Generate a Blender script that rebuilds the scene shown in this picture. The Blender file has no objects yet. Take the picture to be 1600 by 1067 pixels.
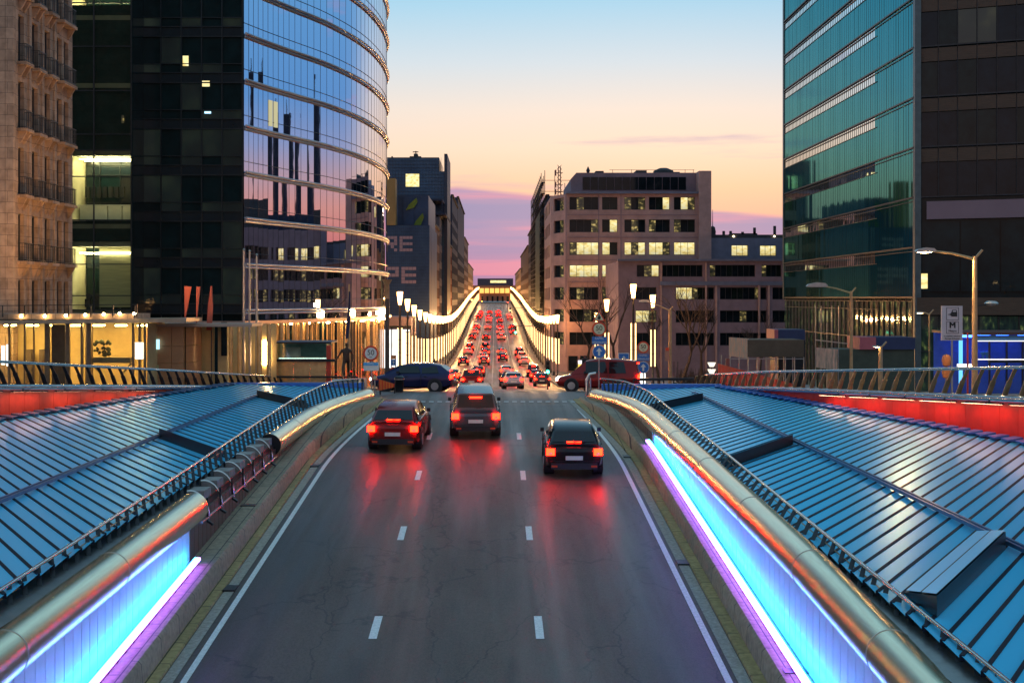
import bpy, math, random
from mathutils import Vector, Matrix
import numpy as np
R = math.radians
random.seed(7)
sc = bpy.context.scene
col = sc.collection

# ------------------------------------------------------------------ camera
CAMZ = 4.5
cd = bpy.data.cameras.new("camera"); cam = bpy.data.objects.new("camera", cd); col.objects.link(cam)
cam.location = (0, 0, CAMZ); cam.rotation_euler = (R(90), 0, 0)
cd.sensor_width = 36; cd.lens = 45
cd.shift_x = 27/1600; cd.shift_y = -67.5/1600
cd.clip_start = 0.1; cd.clip_end = 6000
sc.camera = cam
sc.view_settings.view_transform = 'Standard'; sc.view_settings.look = 'None'
sc.view_settings.exposure = 0.0; sc.view_settings.gamma = 1.0
sc.cycles.use_denoising = True
sc.cycles.max_bounces = 6; sc.cycles.diffuse_bounces = 3; sc.cycles.glossy_bounces = 4
sc.cycles.transparent_max_bounces = 8
sc.cycles.caustics_reflective = False; sc.cycles.caustics_refractive = False
sc.cycles.sample_clamp_indirect = 4.0

# ------------------------------------------------------------------ sky
SUN_EL, SUN_ROT = 1.5, 8.0
w = bpy.data.worlds.new("World"); sc.world = w; w.use_nodes = True
nt = w.node_tree; nt.nodes.clear()
def N(t, **k):
    n = nt.nodes.new(t)
    for a, b in k.items(): setattr(n, a, b)
    return n
def L(a, b): nt.links.new(a, b)
def wmath(op, a, b=None, c=None):
    n = N('ShaderNodeMath', operation=op)
    for i, v in enumerate((a, b, c)):
        if v is None: continue
        if isinstance(v, (int, float)): n.inputs[i].default_value = v
        else: L(v, n.inputs[i])
    return n.outputs[0]
def wmap(v, a, b, c=0.0, d=1.0):
    n = N('ShaderNodeMapRange', interpolation_type='SMOOTHSTEP')
    L(v, n.inputs[0])
    for i, x in enumerate((a, b, c, d)): n.inputs[i+1].default_value = x
    return n.outputs[0]
def wramp(v, stops):
    n = N('ShaderNodeValToRGB'); e = n.color_ramp.elements
    while len(e) < len(stops): e.new(0.5)
    for i, (p, c) in enumerate(stops): e[i].position = p; e[i].color = (*c, 1)
    L(v, n.inputs[0]); return n.outputs[0]
def wmix(f, a, b, bt='MIX'):
    n = N('ShaderNodeMix', data_type='RGBA', blend_type=bt)
    if isinstance(f, (int, float)): n.inputs[0].default_value = f
    else: L(f, n.inputs[0])
    for i, x in ((6, a), (7, b)):
        if isinstance(x, tuple): n.inputs[i].default_value = (*x, 1)
        else: L(x, n.inputs[i])
    return n.outputs[2]
tc = N('ShaderNodeTexCoord'); sep = N('ShaderNodeSeparateXYZ'); L(tc.outputs['Generated'], sep.inputs[0])
X, Y, Z = sep.outputs
zc = wmath('MAXIMUM', Z, 0.0)
west = wramp(zc, [(0, (.17, .09, .22)), (.02, (.30, .15, .33)), (.05, (.80, .40, .34)), (.085, (.95, .60, .40)), (.115, (.94, .73, .57)),
                  (.145, (.86, .76, .68)), (.18, (.64, .74, .81)), (.225, (.38, .67, .86)), (.34, (.30, .60, .82)), (.6, (.30, .56, .74)), (1, (.28, .48, .66))])
side = wramp(zc, [(0, (.16, .07, .20)), (.02, (.50, .10, .22)), (.045, (.70, .21, .21)), (.07, (.74, .32, .28)), (.095, (.52, .36, .42)), (.118, (.28, .36, .60)),
                  (.155, (.11, .33, .68)), (.26, (.13, .40, .72)), (.45, (.24, .54, .78)), (1, (.28, .48, .66))])
east = wramp(zc, [(0, (.30, .20, .19)), (.04, (.56, .37, .33)), (.12, (.62, .45, .45)), (.25, (.40, .43, .54)), (.45, (.28, .44, .60)), (.7, (.28, .52, .70)), (1, (.28, .48, .66))])
skyc = wmix(wmap(Y, .80, .985), side, west)
skyc = wmix(wmap(Y, -.55, .15), east, skyc)
# streaky cloud banks low over the horizon
mp = N('ShaderNodeMapping'); L(tc.outputs['Generated'], mp.inputs[0]); mp.inputs['Scale'].default_value = (2.2, 2.2, 26)
nz = N('ShaderNodeTexNoise'); L(mp.outputs[0], nz.inputs[0]); nz.inputs['Scale'].default_value = 2.1; nz.inputs['Detail'].default_value = 5
mp2 = N('ShaderNodeMapping'); L(tc.outputs['Generated'], mp2.inputs[0]); mp2.inputs['Scale'].default_value = (1.6, 1.6, 34)
nz2 = N('ShaderNodeTexNoise'); L(mp2.outputs[0], nz2.inputs[0]); nz2.inputs['Scale'].default_value = 2.0; nz2.inputs['Detail'].default_value = 6
f1, f2 = nz.outputs[0], nz2.outputs[0]
az = wmath('DIVIDE', X, wmath('MAXIMUM', Y, .05))
top = wmath('ADD', wmath('MULTIPLY', wmath('ABSOLUTE', wmath('ADD', az, .03)), -.09), .0855)
top = wmath('ADD', top, wmath('MULTIPLY', wmath('SUBTRACT', f1, .5), .012))
bank = wmap(wmath('SUBTRACT', top, Z), -.001, .004)
ccol = wramp(f2, [(0, (.11, .17, .46)), (.47, (.15, .21, .48)), (.55, (.36, .23, .46)), (.62, (.95, .26, .38)), (1, (.95, .4, .42))])
low = wramp(zc, [(0, (.20, .13, .30)), (.02, (.24, .19, .44)), (.05, (.18, .25, .53)), (.09, (.25, .28, .52))])
ccol = wmix(.45, low, ccol)
skyc = wmix(wmath('MULTIPLY', wmath('MULTIPLY', bank, wmap(Y, .5, .9)), .93), skyc, ccol)
# a few soft wisps higher up
wisp = wmath('MULTIPLY', wmap(f1, .60, .74), wmath('MULTIPLY', wmap(Z, .07, .10), wmap(Z, .34, .20)))
skyc = wmix(wmath('MULTIPLY', wisp, .55), skyc, (.40, .33, .55))
sky = N('ShaderNodeTexSky', sky_type='NISHITA'); sky.sun_disc = False
sky.sun_elevation = R(SUN_EL); sky.sun_rotation = R(SUN_ROT)
b1 = N('ShaderNodeBackground'); L(skyc, b1.inputs[0]); b1.inputs[1].default_value = 1.0
b2 = N('ShaderNodeBackground'); L(sky.outputs[0], b2.inputs[0]); b2.inputs[1].default_value = 0.012
ad = N('ShaderNodeAddShader'); L(b1.outputs[0], ad.inputs[0]); L(b2.outputs[0], ad.inputs[1])
wo = N('ShaderNodeOutputWorld'); L(ad.outputs[0], wo.inputs[0])

sd = bpy.data.lights.new("sun", 'SUN'); sd.energy = 0.06; sd.angle = R(6); sd.color = (1, .72, .5)
so = bpy.data.objects.new("sun", sd); col.objects.link(so)
sdir = Vector((math.sin(R(SUN_ROT))*math.cos(R(SUN_EL)), math.cos(R(SUN_ROT))*math.cos(R(SUN_EL)), math.sin(R(SUN_EL))))
so.rotation_euler = sdir.to_track_quat('Z', 'Y').to_euler()

# ------------------------------------------------------------------ materials
MATS = {}
def mat(name, c, rough=.6, metal=0.0, var=.18, vs=1.5, bump=0.0, bs=40, spec=.5, stretch=None, c2=None):
    if name in MATS: return MATS[name]
    m = bpy.data.materials.new(name); m.use_nodes = True; t = m.node_tree
    p = t.nodes['Principled BSDF']
    p.inputs['Roughness'].default_value = rough; p.inputs['Metallic'].default_value = metal
    p.inputs['Specular IOR Level'].default_value = spec
    co = t.nodes.new('ShaderNodeTexCoord'); src = co.outputs['Object']
    if stretch:
        mpn = t.nodes.new('ShaderNodeMapping'); mpn.inputs['Scale'].default_value = stretch
        t.links.new(src, mpn.inputs[0]); src = mpn.outputs[0]
    n = t.nodes.new('ShaderNodeTexNoise'); n.inputs['Scale'].default_value = vs; n.inputs['Detail'].default_value = 6
    n.inputs['Roughness'].default_value = .65
    t.links.new(src, n.inputs[0])
    r = t.nodes.new('ShaderNodeValToRGB')
    d = c2 or tuple(max(0, x*(1-var)) for x in c); u = tuple(min(1, x*(1+var)) for x in c)
    r.color_ramp.elements[0].position = .3; r.color_ramp.elements[0].color = (*d, 1)
    r.color_ramp.elements[1].position = .7; r.color_ramp.elements[1].color = (*u, 1)
    t.links.new(n.outputs[0], r.inputs[0]); t.links.new(r.outputs[0], p.inputs['Base Color'])
    if bump:
        n2 = t.nodes.new('ShaderNodeTexNoise'); n2.inputs['Scale'].default_value = bs; n2.inputs['Detail'].default_value = 4
        t.links.new(src, n2.inputs[0])
        b = t.nodes.new('ShaderNodeBump'); b.inputs['Strength'].default_value = bump; b.inputs['Distance'].default_value = .02
        t.links.new(n2.outputs[0], b.inputs['Height']); t.links.new(b.outputs[0], p.inputs['Normal'])
    MATS[name] = m; return m
def emit(name, c, s):
    if name in MATS: return MATS[name]
    m = bpy.data.materials.new(name); m.use_nodes = True; t = m.node_tree; t.nodes.clear()
    e = t.nodes.new('ShaderNodeEmission'); e.inputs[0].default_value = (*c, 1); e.inputs[1].default_value = s
    o = t.nodes.new('ShaderNodeOutputMaterial'); t.links.new(e.outputs[0], o.inputs[0])
    MATS[name] = m; return m
def lit(name, stops, s, sx=(1.3, 1.3, 2.2), scale=1.0):
    """a lit window: what is seen of the room behind it varies over the pane"""
    if name in MATS: return MATS[name]
    m = bpy.data.materials.new(name); m.use_nodes = True; t = m.node_tree
    p = t.nodes['Principled BSDF']; p.inputs['Base Color'].default_value = (.02, .02, .02, 1); p.inputs['Roughness'].default_value = .05
    co = t.nodes.new('ShaderNodeTexCoord'); mpn = t.nodes.new('ShaderNodeMapping'); mpn.inputs['Scale'].default_value = sx
    t.links.new(co.outputs['Object'], mpn.inputs[0])
    oi = t.nodes.new('ShaderNodeObjectInfo'); cb = t.nodes.new('ShaderNodeCombineXYZ')
    mm = t.nodes.new('ShaderNodeMath'); mm.operation = 'MULTIPLY'; mm.inputs[1].default_value = 60
    t.links.new(oi.outputs['Random'], mm.inputs[0]); t.links.new(mm.outputs[0], cb.inputs[0]); t.links.new(cb.outputs[0], mpn.inputs['Location'])
    n = t.nodes.new('ShaderNodeTexNoise'); n.inputs['Scale'].default_value = scale; n.inputs['Detail'].default_value = 3
    t.links.new(mpn.outputs[0], n.inputs[0])
    r = t.nodes.new('ShaderNodeValToRGB'); e = r.color_ramp.elements
    while len(e) < len(stops): e.new(.5)
    for i, (q, c) in enumerate(stops): e[i].position = q; e[i].color = (*c, 1)
    t.links.new(n.outputs[0], r.inputs[0]); t.links.new(r.outputs[0], p.inputs['Emission Color']); p.inputs['Emission Strength'].default_value = s
    if name == 'lit_window':   # ceiling lights make the top of each room brighter; slatted blinds in some
        sp = t.nodes.new('ShaderNodeSeparateXYZ'); t.links.new(co.outputs['Object'], sp.inputs[0])
        wv = t.nodes.new('ShaderNodeMath'); wv.operation = 'SINE'; w0 = t.nodes.new('ShaderNodeMath'); w0.operation = 'MULTIPLY'; w0.inputs[1].default_value = 48; t.links.new(sp.outputs[2], w0.inputs[0]); t.links.new(w0.outputs[0], wv.inputs[0])
        bl = t.nodes.new('ShaderNodeMath'); bl.operation = 'GREATER_THAN'; bl.inputs[1].default_value = .55; t.links.new(oi.outputs['Random'], bl.inputs[0])
        m1 = t.nodes.new('ShaderNodeMath'); m1.operation = 'MULTIPLY'; t.links.new(wv.outputs[0], m1.inputs[0]); t.links.new(bl.outputs[0], m1.inputs[1])
        m2 = t.nodes.new('ShaderNodeMath'); m2.operation = 'MULTIPLY_ADD'; m2.inputs[1].default_value = .22; m2.inputs[2].default_value = .62; t.links.new(m1.outputs[0], m2.inputs[0])
        m3 = t.nodes.new('ShaderNodeMath'); m3.operation = 'MULTIPLY_ADD'; m3.inputs[1].default_value = .33; t.links.new(sp.outputs[2], m3.inputs[0]); t.links.new(m2.outputs[0], m3.inputs[2]); mn = t.nodes.new('ShaderNodeMath'); mn.operation = 'MINIMUM'; mn.inputs[1].default_value = 1.25; t.links.new(m3.outputs[0], mn.inputs[0])
        t.links.new(mn.outputs[0], p.inputs['Emission Strength'])
    MATS[name] = m; return m
def glossy(name, tint, rough, base, fac):
    """coated glass: mirror layer of a given tint over a dark body"""
    m = bpy.data.materials.new(name); m.use_nodes = True; t = m.node_tree; t.nodes.clear()
    g = t.nodes.new('ShaderNodeBsdfGlossy'); g.inputs[0].default_value = (*tint, 1); g.inputs['Roughness'].default_value = rough
    d = t.nodes.new('ShaderNodeBsdfPrincipled'); d.inputs['Base Color'].default_value = (*base, 1); d.inputs['Roughness'].default_value = max(rough, .03)
    mx = t.nodes.new('ShaderNodeMixShader'); mx.inputs[0].default_value = fac
    t.links.new(d.outputs[0], mx.inputs[1]); t.links.new(g.outputs[0], mx.inputs[2])
    co = t.nodes.new('ShaderNodeTexCoord'); n = t.nodes.new('ShaderNodeTexNoise'); n.inputs['Scale'].default_value = .35
    t.links.new(co.outputs['Object'], n.inputs[0])
    b = t.nodes.new('ShaderNodeBump'); b.inputs['Strength'].default_value = .06; b.inputs['Distance'].default_value = .03
    t.links.new(n.outputs[0], b.inputs['Height']); t.links.new(b.outputs[0], g.inputs['Normal'])
    o = t.nodes.new('ShaderNodeOutputMaterial'); t.links.new(mx.outputs[0], o.inputs[0])
    MATS[name] = m; return m
def clearglass(name, tint=(.85, .95, .9), refl=.14):
    m = bpy.data.materials.new(name); m.use_nodes = True; t = m.node_tree; t.nodes.clear()
    g = t.nodes.new('ShaderNodeBsdfGlossy'); g.inputs['Roughness'].default_value = .02
    d = t.nodes.new('ShaderNodeBsdfTransparent'); d.inputs[0].default_value = (*tint, 1)
    mx = t.nodes.new('ShaderNodeMixShader'); mx.inputs[0].default_value = refl
    t.links.new(d.outputs[0], mx.inputs[1]); t.links.new(g.outputs[0], mx.inputs[2])
    o = t.nodes.new('ShaderNodeOutputMaterial'); t.links.new(mx.outputs[0], o.inputs[0])
    MATS[name] = m; return m
def masonry(name, c, mortar, bw, bh, rough=.8, soft=.35):
    m = bpy.data.materials.new(name); m.use_nodes = True; t = m.node_tree; p = t.nodes['Principled BSDF']; p.inputs['Roughness'].default_value = rough
    co = t.nodes.new('ShaderNodeTexCoord'); sp = t.nodes.new('ShaderNodeSeparateXYZ'); t.links.new(co.outputs['Object'], sp.inputs[0])
    ad_ = t.nodes.new('ShaderNodeMath'); t.links.new(sp.outputs[0], ad_.inputs[0]); t.links.new(sp.outputs[1], ad_.inputs[1]); cb = t.nodes.new('ShaderNodeCombineXYZ'); t.links.new(ad_.outputs[0], cb.inputs[0]); t.links.new(sp.outputs[2], cb.inputs[1])
    br = t.nodes.new('ShaderNodeTexBrick'); br.inputs['Scale'].default_value = 1; br.inputs['Brick Width'].default_value = bw; br.inputs['Row Height'].default_value = bh; br.inputs['Mortar Size'].default_value = .012; br.inputs['Bias'].default_value = -.2
    br.inputs['Color1'].default_value = (*c, 1); br.inputs['Color2'].default_value = (*[x*.68 for x in c], 1); br.inputs['Mortar'].default_value = (*mortar, 1); t.links.new(cb.outputs[0], br.inputs[0])
    n = t.nodes.new('ShaderNodeTexNoise'); n.inputs['Scale'].default_value = 2.2; n.inputs['Detail'].default_value = 8; t.links.new(co.outputs['Object'], n.inputs[0])
    rr = t.nodes.new('ShaderNodeValToRGB'); rr.color_ramp.elements[0].position = .32; rr.color_ramp.elements[0].color = (.5, .48, .46, 1); rr.color_ramp.elements[1].position = .62; t.links.new(n.outputs[0], rr.inputs[0])
    mx = t.nodes.new('ShaderNodeMix'); mx.data_type = 'RGBA'; mx.blend_type = 'MULTIPLY'; mx.inputs[0].default_value = .75; t.links.new(br.outputs[0], mx.inputs[6]); t.links.new(rr.outputs[0], mx.inputs[7]); t.links.new(mx.outputs[2], p.inputs['Base Color'])
    b = t.nodes.new('ShaderNodeBump'); b.inputs['Strength'].default_value = soft; b.inputs['Distance'].default_value = .03; t.links.new(br.outputs['Fac'], b.inputs['Height']); b.invert = True; t.links.new(b.outputs[0], p.inputs['Normal'])
    MATS[name] = m; return m
def paved(name, c, mortar, scale, bw=.6, bh=.3, rough=.8, rot=0.0, offs=.5):
    m = bpy.data.materials.new(name); m.use_nodes = True; t = m.node_tree
    p = t.nodes['Principled BSDF']; p.inputs['Roughness'].default_value = rough
    co = t.nodes.new('ShaderNodeTexCoord'); mpn = t.nodes.new('ShaderNodeMapping'); mpn.inputs['Rotation'].default_value = (0, 0, rot)
    t.links.new(co.outputs['Object'], mpn.inputs[0])
    br = t.nodes.new('ShaderNodeTexBrick'); br.inputs['Scale'].default_value = scale; br.offset = offs
    br.inputs['Brick Width'].default_value = bw; br.inputs['Row Height'].default_value = bh; br.inputs['Mortar Size'].default_value = .012
    br.inputs['Color1'].default_value = (*c, 1); br.inputs['Color2'].default_value = (*[x*.75 for x in c], 1); br.inputs['Mortar'].default_value = (*mortar, 1)
    t.links.new(mpn.outputs[0], br.inputs[0])
    n = t.nodes.new('ShaderNodeTexNoise'); n.inputs['Scale'].default_value = 9; n.inputs['Detail'].default_value = 8; t.links.new(co.outputs['Object'], n.inputs[0])
    mx = t.nodes.new('ShaderNodeMix'); mx.data_type = 'RGBA'; mx.blend_type = 'MULTIPLY'; mx.inputs[0].default_value = .7
    rr = t.nodes.new('ShaderNodeValToRGB'); rr.color_ramp.elements[0].position = .3; rr.color_ramp.elements[0].color = (.45, .45, .45, 1); rr.color_ramp.elements[1].position = .65
    t.links.new(n.outputs[0], rr.inputs[0]); t.links.new(br.outputs[0], mx.inputs[6]); t.links.new(rr.outputs[0], mx.inputs[7])
    t.links.new(mx.outputs[2], p.inputs['Base Color'])
    b = t.nodes.new('ShaderNodeBump'); b.inputs['Strength'].default_value = .5; b.inputs['Distance'].default_value = .02
    t.links.new(rr.outputs[0], b.inputs['Height']); t.links.new(b.outputs[0], p.inputs['Normal'])
    MATS[name] = m; return m

def asphalt(name):
    m = bpy.data.materials.new(name); m.use_nodes = True; t = m.node_tree; p = t.nodes['Principled BSDF']; p.inputs['Specular IOR Level'].default_value = .38
    co = t.nodes.new('ShaderNodeTexCoord')
    def nz_(scale, st, det=6):
        mp_ = t.nodes.new('ShaderNodeMapping'); mp_.inputs['Scale'].default_value = st; t.links.new(co.outputs['Object'], mp_.inputs[0])
        n = t.nodes.new('ShaderNodeTexNoise'); n.inputs['Scale'].default_value = scale; n.inputs['Detail'].default_value = det; t.links.new(mp_.outputs[0], n.inputs[0]); return n.outputs[0]
    def rp(v, p0, c0, p1, c1):
        r = t.nodes.new('ShaderNodeValToRGB'); r.color_ramp.elements[0].position = p0; r.color_ramp.elements[0].color = (*c0, 1); r.color_ramp.elements[1].position = p1; r.color_ramp.elements[1].color = (*c1, 1); t.links.new(v, r.inputs[0]); return r.outputs[0]
    def mx(a, b_, f, bt):
        n = t.nodes.new('ShaderNodeMix'); n.data_type = 'RGBA'; n.blend_type = bt; n.inputs[0].default_value = f; t.links.new(a, n.inputs[6]); t.links.new(b_, n.inputs[7]); return n.outputs[2]
    speck = nz_(95, (1, 1, 1), 3); lane = nz_(1.0, (1.5, .02, 1), 4); patch = nz_(.55, (1, .35, 1), 7); oil = nz_(2.4, (1, .10, 1), 5)
    c = rp(speck, .30, (.070, .045, .034), .72, (.185, .120, .090))
    c = mx(c, rp(lane, .38, (.62, .62, .64), .62, (1, 1, 1)), .8, 'MULTIPLY'); c = mx(c, rp(patch, .40, (.72, .70, .70), .56, (1, 1, 1)), .8, 'MULTIPLY'); c = mx(c, rp(oil, .56, (1, 1, 1), .74, (.60, .60, .62)), .8, 'MULTIPLY')
    # tar-filled cracks and worn lanes
    vm = t.nodes.new('ShaderNodeMapping'); vm.inputs['Scale'].default_value = (.55, .16, 1); t.links.new(co.outputs['Object'], vm.inputs[0])
    wn = t.nodes.new('ShaderNodeTexNoise'); wn.inputs['Scale'].default_value = 1.3; wn.inputs['Detail'].default_value = 5; t.links.new(co.outputs['Object'], wn.inputs[0])
    wa = t.nodes.new('ShaderNodeMix'); wa.data_type = 'RGBA'; wa.blend_type = 'ADD'; wa.inputs[0].default_value = .35; t.links.new(vm.outputs[0], wa.inputs[6]); t.links.new(wn.outputs[1], wa.inputs[7])
    vo = t.nodes.new('ShaderNodeTexVoronoi'); vo.feature = 'DISTANCE_TO_EDGE'; vo.inputs['Scale'].default_value = 1.0; t.links.new(wa.outputs[2], vo.inputs[0])
    c = mx(c, rp(vo.outputs['Distance'], .004, (.42, .40, .40), .012, (1, 1, 1)), .75, 'MULTIPLY')
    grit = nz_(26, (1, .5, 1), 4); c = mx(c, rp(grit, .36, (.66, .65, .64), .60, (1.0, 1.0, 1.0)), .8, 'MULTIPLY')
    t.links.new(c, p.inputs['Base Color'])
    ro = t.nodes.new('ShaderNodeMapRange'); t.links.new(lane, ro.inputs[0]); ro.inputs[1].default_value = .35; ro.inputs[2].default_value = .65; ro.inputs[3].default_value = .36; ro.inputs[4].default_value = .58; t.links.new(ro.outputs[0], p.inputs['Roughness'])
    b_ = t.nodes.new('ShaderNodeBump'); b_.inputs['Strength'].default_value = .3; b_.inputs['Distance'].default_value = .01; t.links.new(speck, b_.inputs['Height']); t.links.new(b_.outputs[0], p.inputs['Normal'])
    return m
ASPHALT = asphalt('asphalt')
CONC = mat('concrete', (.26, .24, .22), .8, 0, .3, 3, .3, 30)
STONE_Y = paved('kerb_stone', (.46, .33, .13), (.04, .03, .02), 1, 1.1, .55, .8, R(90))
GUTTER = mat('gutter_stone', (.33, .29, .23), .75, 0, .35, 12, .5, 45)
PAVER = paved('ledge_paver', (.40, .30, .19), (.04, .03, .03), 1, 1.3, .33, .7, R(90))
SIDEWALK = paved('sidewalk_paver', (.22, .19, .17), (.05, .045, .04), 1, .6, .6, .7)
WHITE = mat('road_paint', (.72, .70, .66), .6, 0, .25, 20, .2, 90)
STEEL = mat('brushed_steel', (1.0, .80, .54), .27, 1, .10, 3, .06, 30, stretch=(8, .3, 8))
STEEL_D = mat('dull_steel', (.42, .40, .38), .4, 1, .15, 4)
RAILST = mat('handrail_steel', (.62, .58, .55), .22, 1, .12, 5)
DARKMET = mat('dark_metal', (.035, .037, .04), .4, .6, .3, 4)
BRONZE = mat('bronze_post', (.50, .32, .16), .4, .5, .25, 3)
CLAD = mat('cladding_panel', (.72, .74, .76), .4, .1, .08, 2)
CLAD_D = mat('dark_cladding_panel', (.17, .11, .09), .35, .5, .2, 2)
REDP = mat('red_panel', (.75, .022, .012), .35, 0, .15, 1.2)
REDP2 = mat('orange_red_panel', (.60, .06, .03), .4, 0, .3, .8)
COPING = mat('zinc_coping', (.70, .68, .68), .25, .9, .12, 3)
ROOFGL = glossy('roof_glass', (.42, .86, 1.0), .28, (.06, .64, 1.0), .24)
ROOFBAR = mat('roof_bar', (.006, .010, .022), .6, 0, .3, 3, spec=.15)
PURLIN = mat('roof_purlin', (.10, .20, .36), .35, .5, .2, 3)
VENT_D = mat('vent_side', (.01, .014, .018), .4, .3, .3, 3)
BLUEFAS = mat('blue_fascia', (.05, .18, .55), .35, .2, .2, 2)
MIRROR = glossy('tower_mirror_glass', (.84, .84, .94), .015, (.01, .03, .05), .90)
DARKGL = mat('dark_glass', (.006, .018, .021), .03, 0, .4, .8, spec=.2)
DARKGL2 = mat('blind_glass', (.009, .016, .015), .06, 0, .5, 1.2, spec=.25)
TEAL = glossy('teal_glass', (.06, .38, .40), .05, (.004, .045, .05), .75)
TEALB = glossy('band_glass', (.86, .92, .94), .03, (.02, .05, .05), .92)
WINDK = mat('window_glass', (.007, .012, .017), .04, 0, .5, 1, spec=.25)
FRAME = mat('window_frame', (.05, .045, .05), .45, .3, .2, 3)
CLEAR = clearglass('clear_glass')
CLEARB = clearglass('clear_glass_blue', (.5, .75, 1.0), .12)
LIT_Y = lit('lit_window', [(.28, (.55, .36, .10)), (.45, (.95, .76, .28)), (.6, (1, .90, .50)), (.75, (.9, .85, .62))], 1.15)
LIT_D = lit('dim_window', [(.35, (.01, .012, .01)), (.52, (.06, .05, .02)), (.66, (.65, .48, .16)), (.8, (1, .85, .4))], .8)
LIT_G = lit('green_lobby', [(.42, (.003, .010, .009)), (.58, (.012, .03, .018)), (.68, (.12, .18, .05)), (.80, (.9, .75, .35))], .5, (2.2, 2.2, .9), 1.3)
LIT_SHOP = lit('shop_light', [(.25, (.75, .70, .6)), (.5, (1, .98, .95)), (.7, (1, 1, 1)), (.85, (.6, .75, .6))], 1.6, (.6, .6, 1.0))
LAMP = emit('lamp_light', (1, .52, .16), 16)
LAMPW = emit('tube_light', (1, .58, .24), 4)
GLOBE = emit('globe_light', (1, .66, .26), 60)
FLOOD = emit('flood_light', (1, .62, .25), 110)
LED = emit('led_strip_light', (.022, .30, 1.0), 46)
VSPILL = emit('added_violet_light', (.34, .11, 1.0), 32)  # extra violet glow, added for purple spill on ledge and road
TAIL = emit('tail_light', (1, .004, .001), 75)
HEAD = emit('head_light', (1, .86, .62), 30)
AMBER = emit('amber_light', (1, .42, .05), 25)
GREEN_L = emit('green_light', (.04, 1, .55), 22)
RED_L = emit('red_light', (1, .05, .02), 30)
WALLRED = emit('wall_lamp_light', (1, .42, .25), 26)
CEIL = emit('ceiling_light', (1, .88, .50), 60)
CEILW = emit('shop_ceiling_light', (1, .72, .26), 95)
BLUE_L = emit('blue_light', (.05, .16, 1), 7)
SIGNLIT = emit('lit_panel', (1, .95, .85), 2.2)

# ------------------------------------------------------------------ mesh helpers
ORG = {}
class MB:
    def __init__(s): s.v = []; s.f = []; s.m = []
    def add(s, vs, fs, mi=0):
        o = len(s.v); s.v += [tuple(v) for v in vs]
        for f in fs: s.f.append(tuple(i+o for i in f)); s.m.append(mi)
    def quad(s, a, b, c, d, mi=0): s.add([a, b, c, d], [(0, 1, 2, 3)], mi)
    def poly(s, pts, mi=0): s.add(pts, [tuple(range(len(pts)))], mi)
    def hexa(s, p, mi=0):   # 8 points: bottom 4 (ccw), top 4
        s.add(p, [(3, 2, 1, 0), (4, 5, 6, 7), (0, 1, 5, 4), (1, 2, 6, 5), (2, 3, 7, 6), (3, 0, 4, 7)], mi)
    def box(s, x0, x1, y0, y1, z0, z1, mi=0):
        s.hexa([(x0, y0, z0), (x1, y0, z0), (x1, y1, z0), (x0, y1, z0), (x0, y0, z1), (x1, y0, z1), (x1, y1, z1), (x0, y1, z1)], mi)
    def bar(s, a, b, wx, wz=None, mi=0):  # rectangular bar from a to b
        a = Vector(a); b = Vector(b); t = (b-a).normalized(); wz = wz or wx
        up = Vector((0, 0, 1)) if abs(t.z) < .95 else Vector((0, 1, 0))
        sx = t.cross(up).normalized()*wx/2; sz = sx.cross(t).normalized()*wz/2
        s.hexa([a-sx-sz, a+sx-sz, b+sx-sz, b-sx-sz, a-sx+sz, a+sx+sz, b+sx+sz, b-sx+sz], mi)
    def tube(s, path, r, n=10, caps=True, mi=0):
        path = [Vector(p) for p in path]; k = len(path); vs = []
        rs = r if isinstance(r, (list, tuple)) else [r]*k
        ref = None
        for i, p in enumerate(path):
            t = (path[min(i+1, k-1)]-path[max(i-1, 0)]).normalized()
            if ref is None:
                up = Vector((0, 0, 1)) if abs(t.z) < .9 else Vector((1, 0, 0))
                a = t.cross(up).normalized()
            else: a = (ref-t*ref.dot(t)).normalized()
            ref = a; b = t.cross(a)
            for j in range(n):
                q = 2*math.pi*j/n; vs.append(p+(a*math.cos(q)+b*math.sin(q))*rs[i])
        fs = [(i*n+j, i*n+(j+1) % n, (i+1)*n+(j+1) % n, (i+1)*n+j) for i in range(k-1) for j in range(n)]
        if caps: fs += [tuple(range(n-1, -1, -1)), tuple((k-1)*n+j for j in range(n))]
        s.add(vs, fs, mi)
    def lathe(s, prof, c=(0, 0, 0), n=14, mi=0):
        vs = []; k = len(prof)
        for r, z in prof:
            for j in range(n):
                q = 2*math.pi*j/n; vs.append((c[0]+r*math.cos(q), c[1]+r*math.sin(q), c[2]+z))
        fs = [(i*n+j, i*n+(j+1) % n, (i+1)*n+(j+1) % n, (i+1)*n+j) for i in range(k-1) for j in range(n)]
        fs += [tuple(range(n-1, -1, -1)), tuple((k-1)*n+j for j in range(n))]
        s.add(vs, fs, mi)
    def prism(s, pts, d, mi=0):  # polygon pts (3d) extruded by vector d
        n = len(pts); d = Vector(d); a = [Vector(p) for p in pts]; b = [p+d for p in a]
        s.add(a+b, [tuple(range(n-1, -1, -1)), tuple(range(n, 2*n))]+[(i, (i+1) % n, n+(i+1) % n, n+i) for i in range(n)], mi)
    def build(s, name, mats, parent=None, smooth=False):
        me = bpy.data.meshes.new(name); me.from_pydata(s.v, [], s.f); me.validate()
        mats = mats if isinstance(mats, (list, tuple)) else [mats]
        for m in mats: me.materials.append(m)
        if len(mats) > 1:
            for p, i in zip(me.polygons, s.m): p.material_index = i
        if smooth:
            me.polygons.foreach_set('use_smooth', [True]*len(me.polygons))
            try: me.set_sharp_from_angle(angle=R(42))
            except Exception: pass
        o = bpy.data.objects.new(name, me); col.objects.link(o)
        org = ORG.get(parent, Vector((0, 0, 0))) if parent else Vector((0, 0, 0))
        if parent:
            o.parent = parent
            if org.length: me.transform(Matrix.Translation(-org))
        ORG[o] = org
        return o
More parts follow.
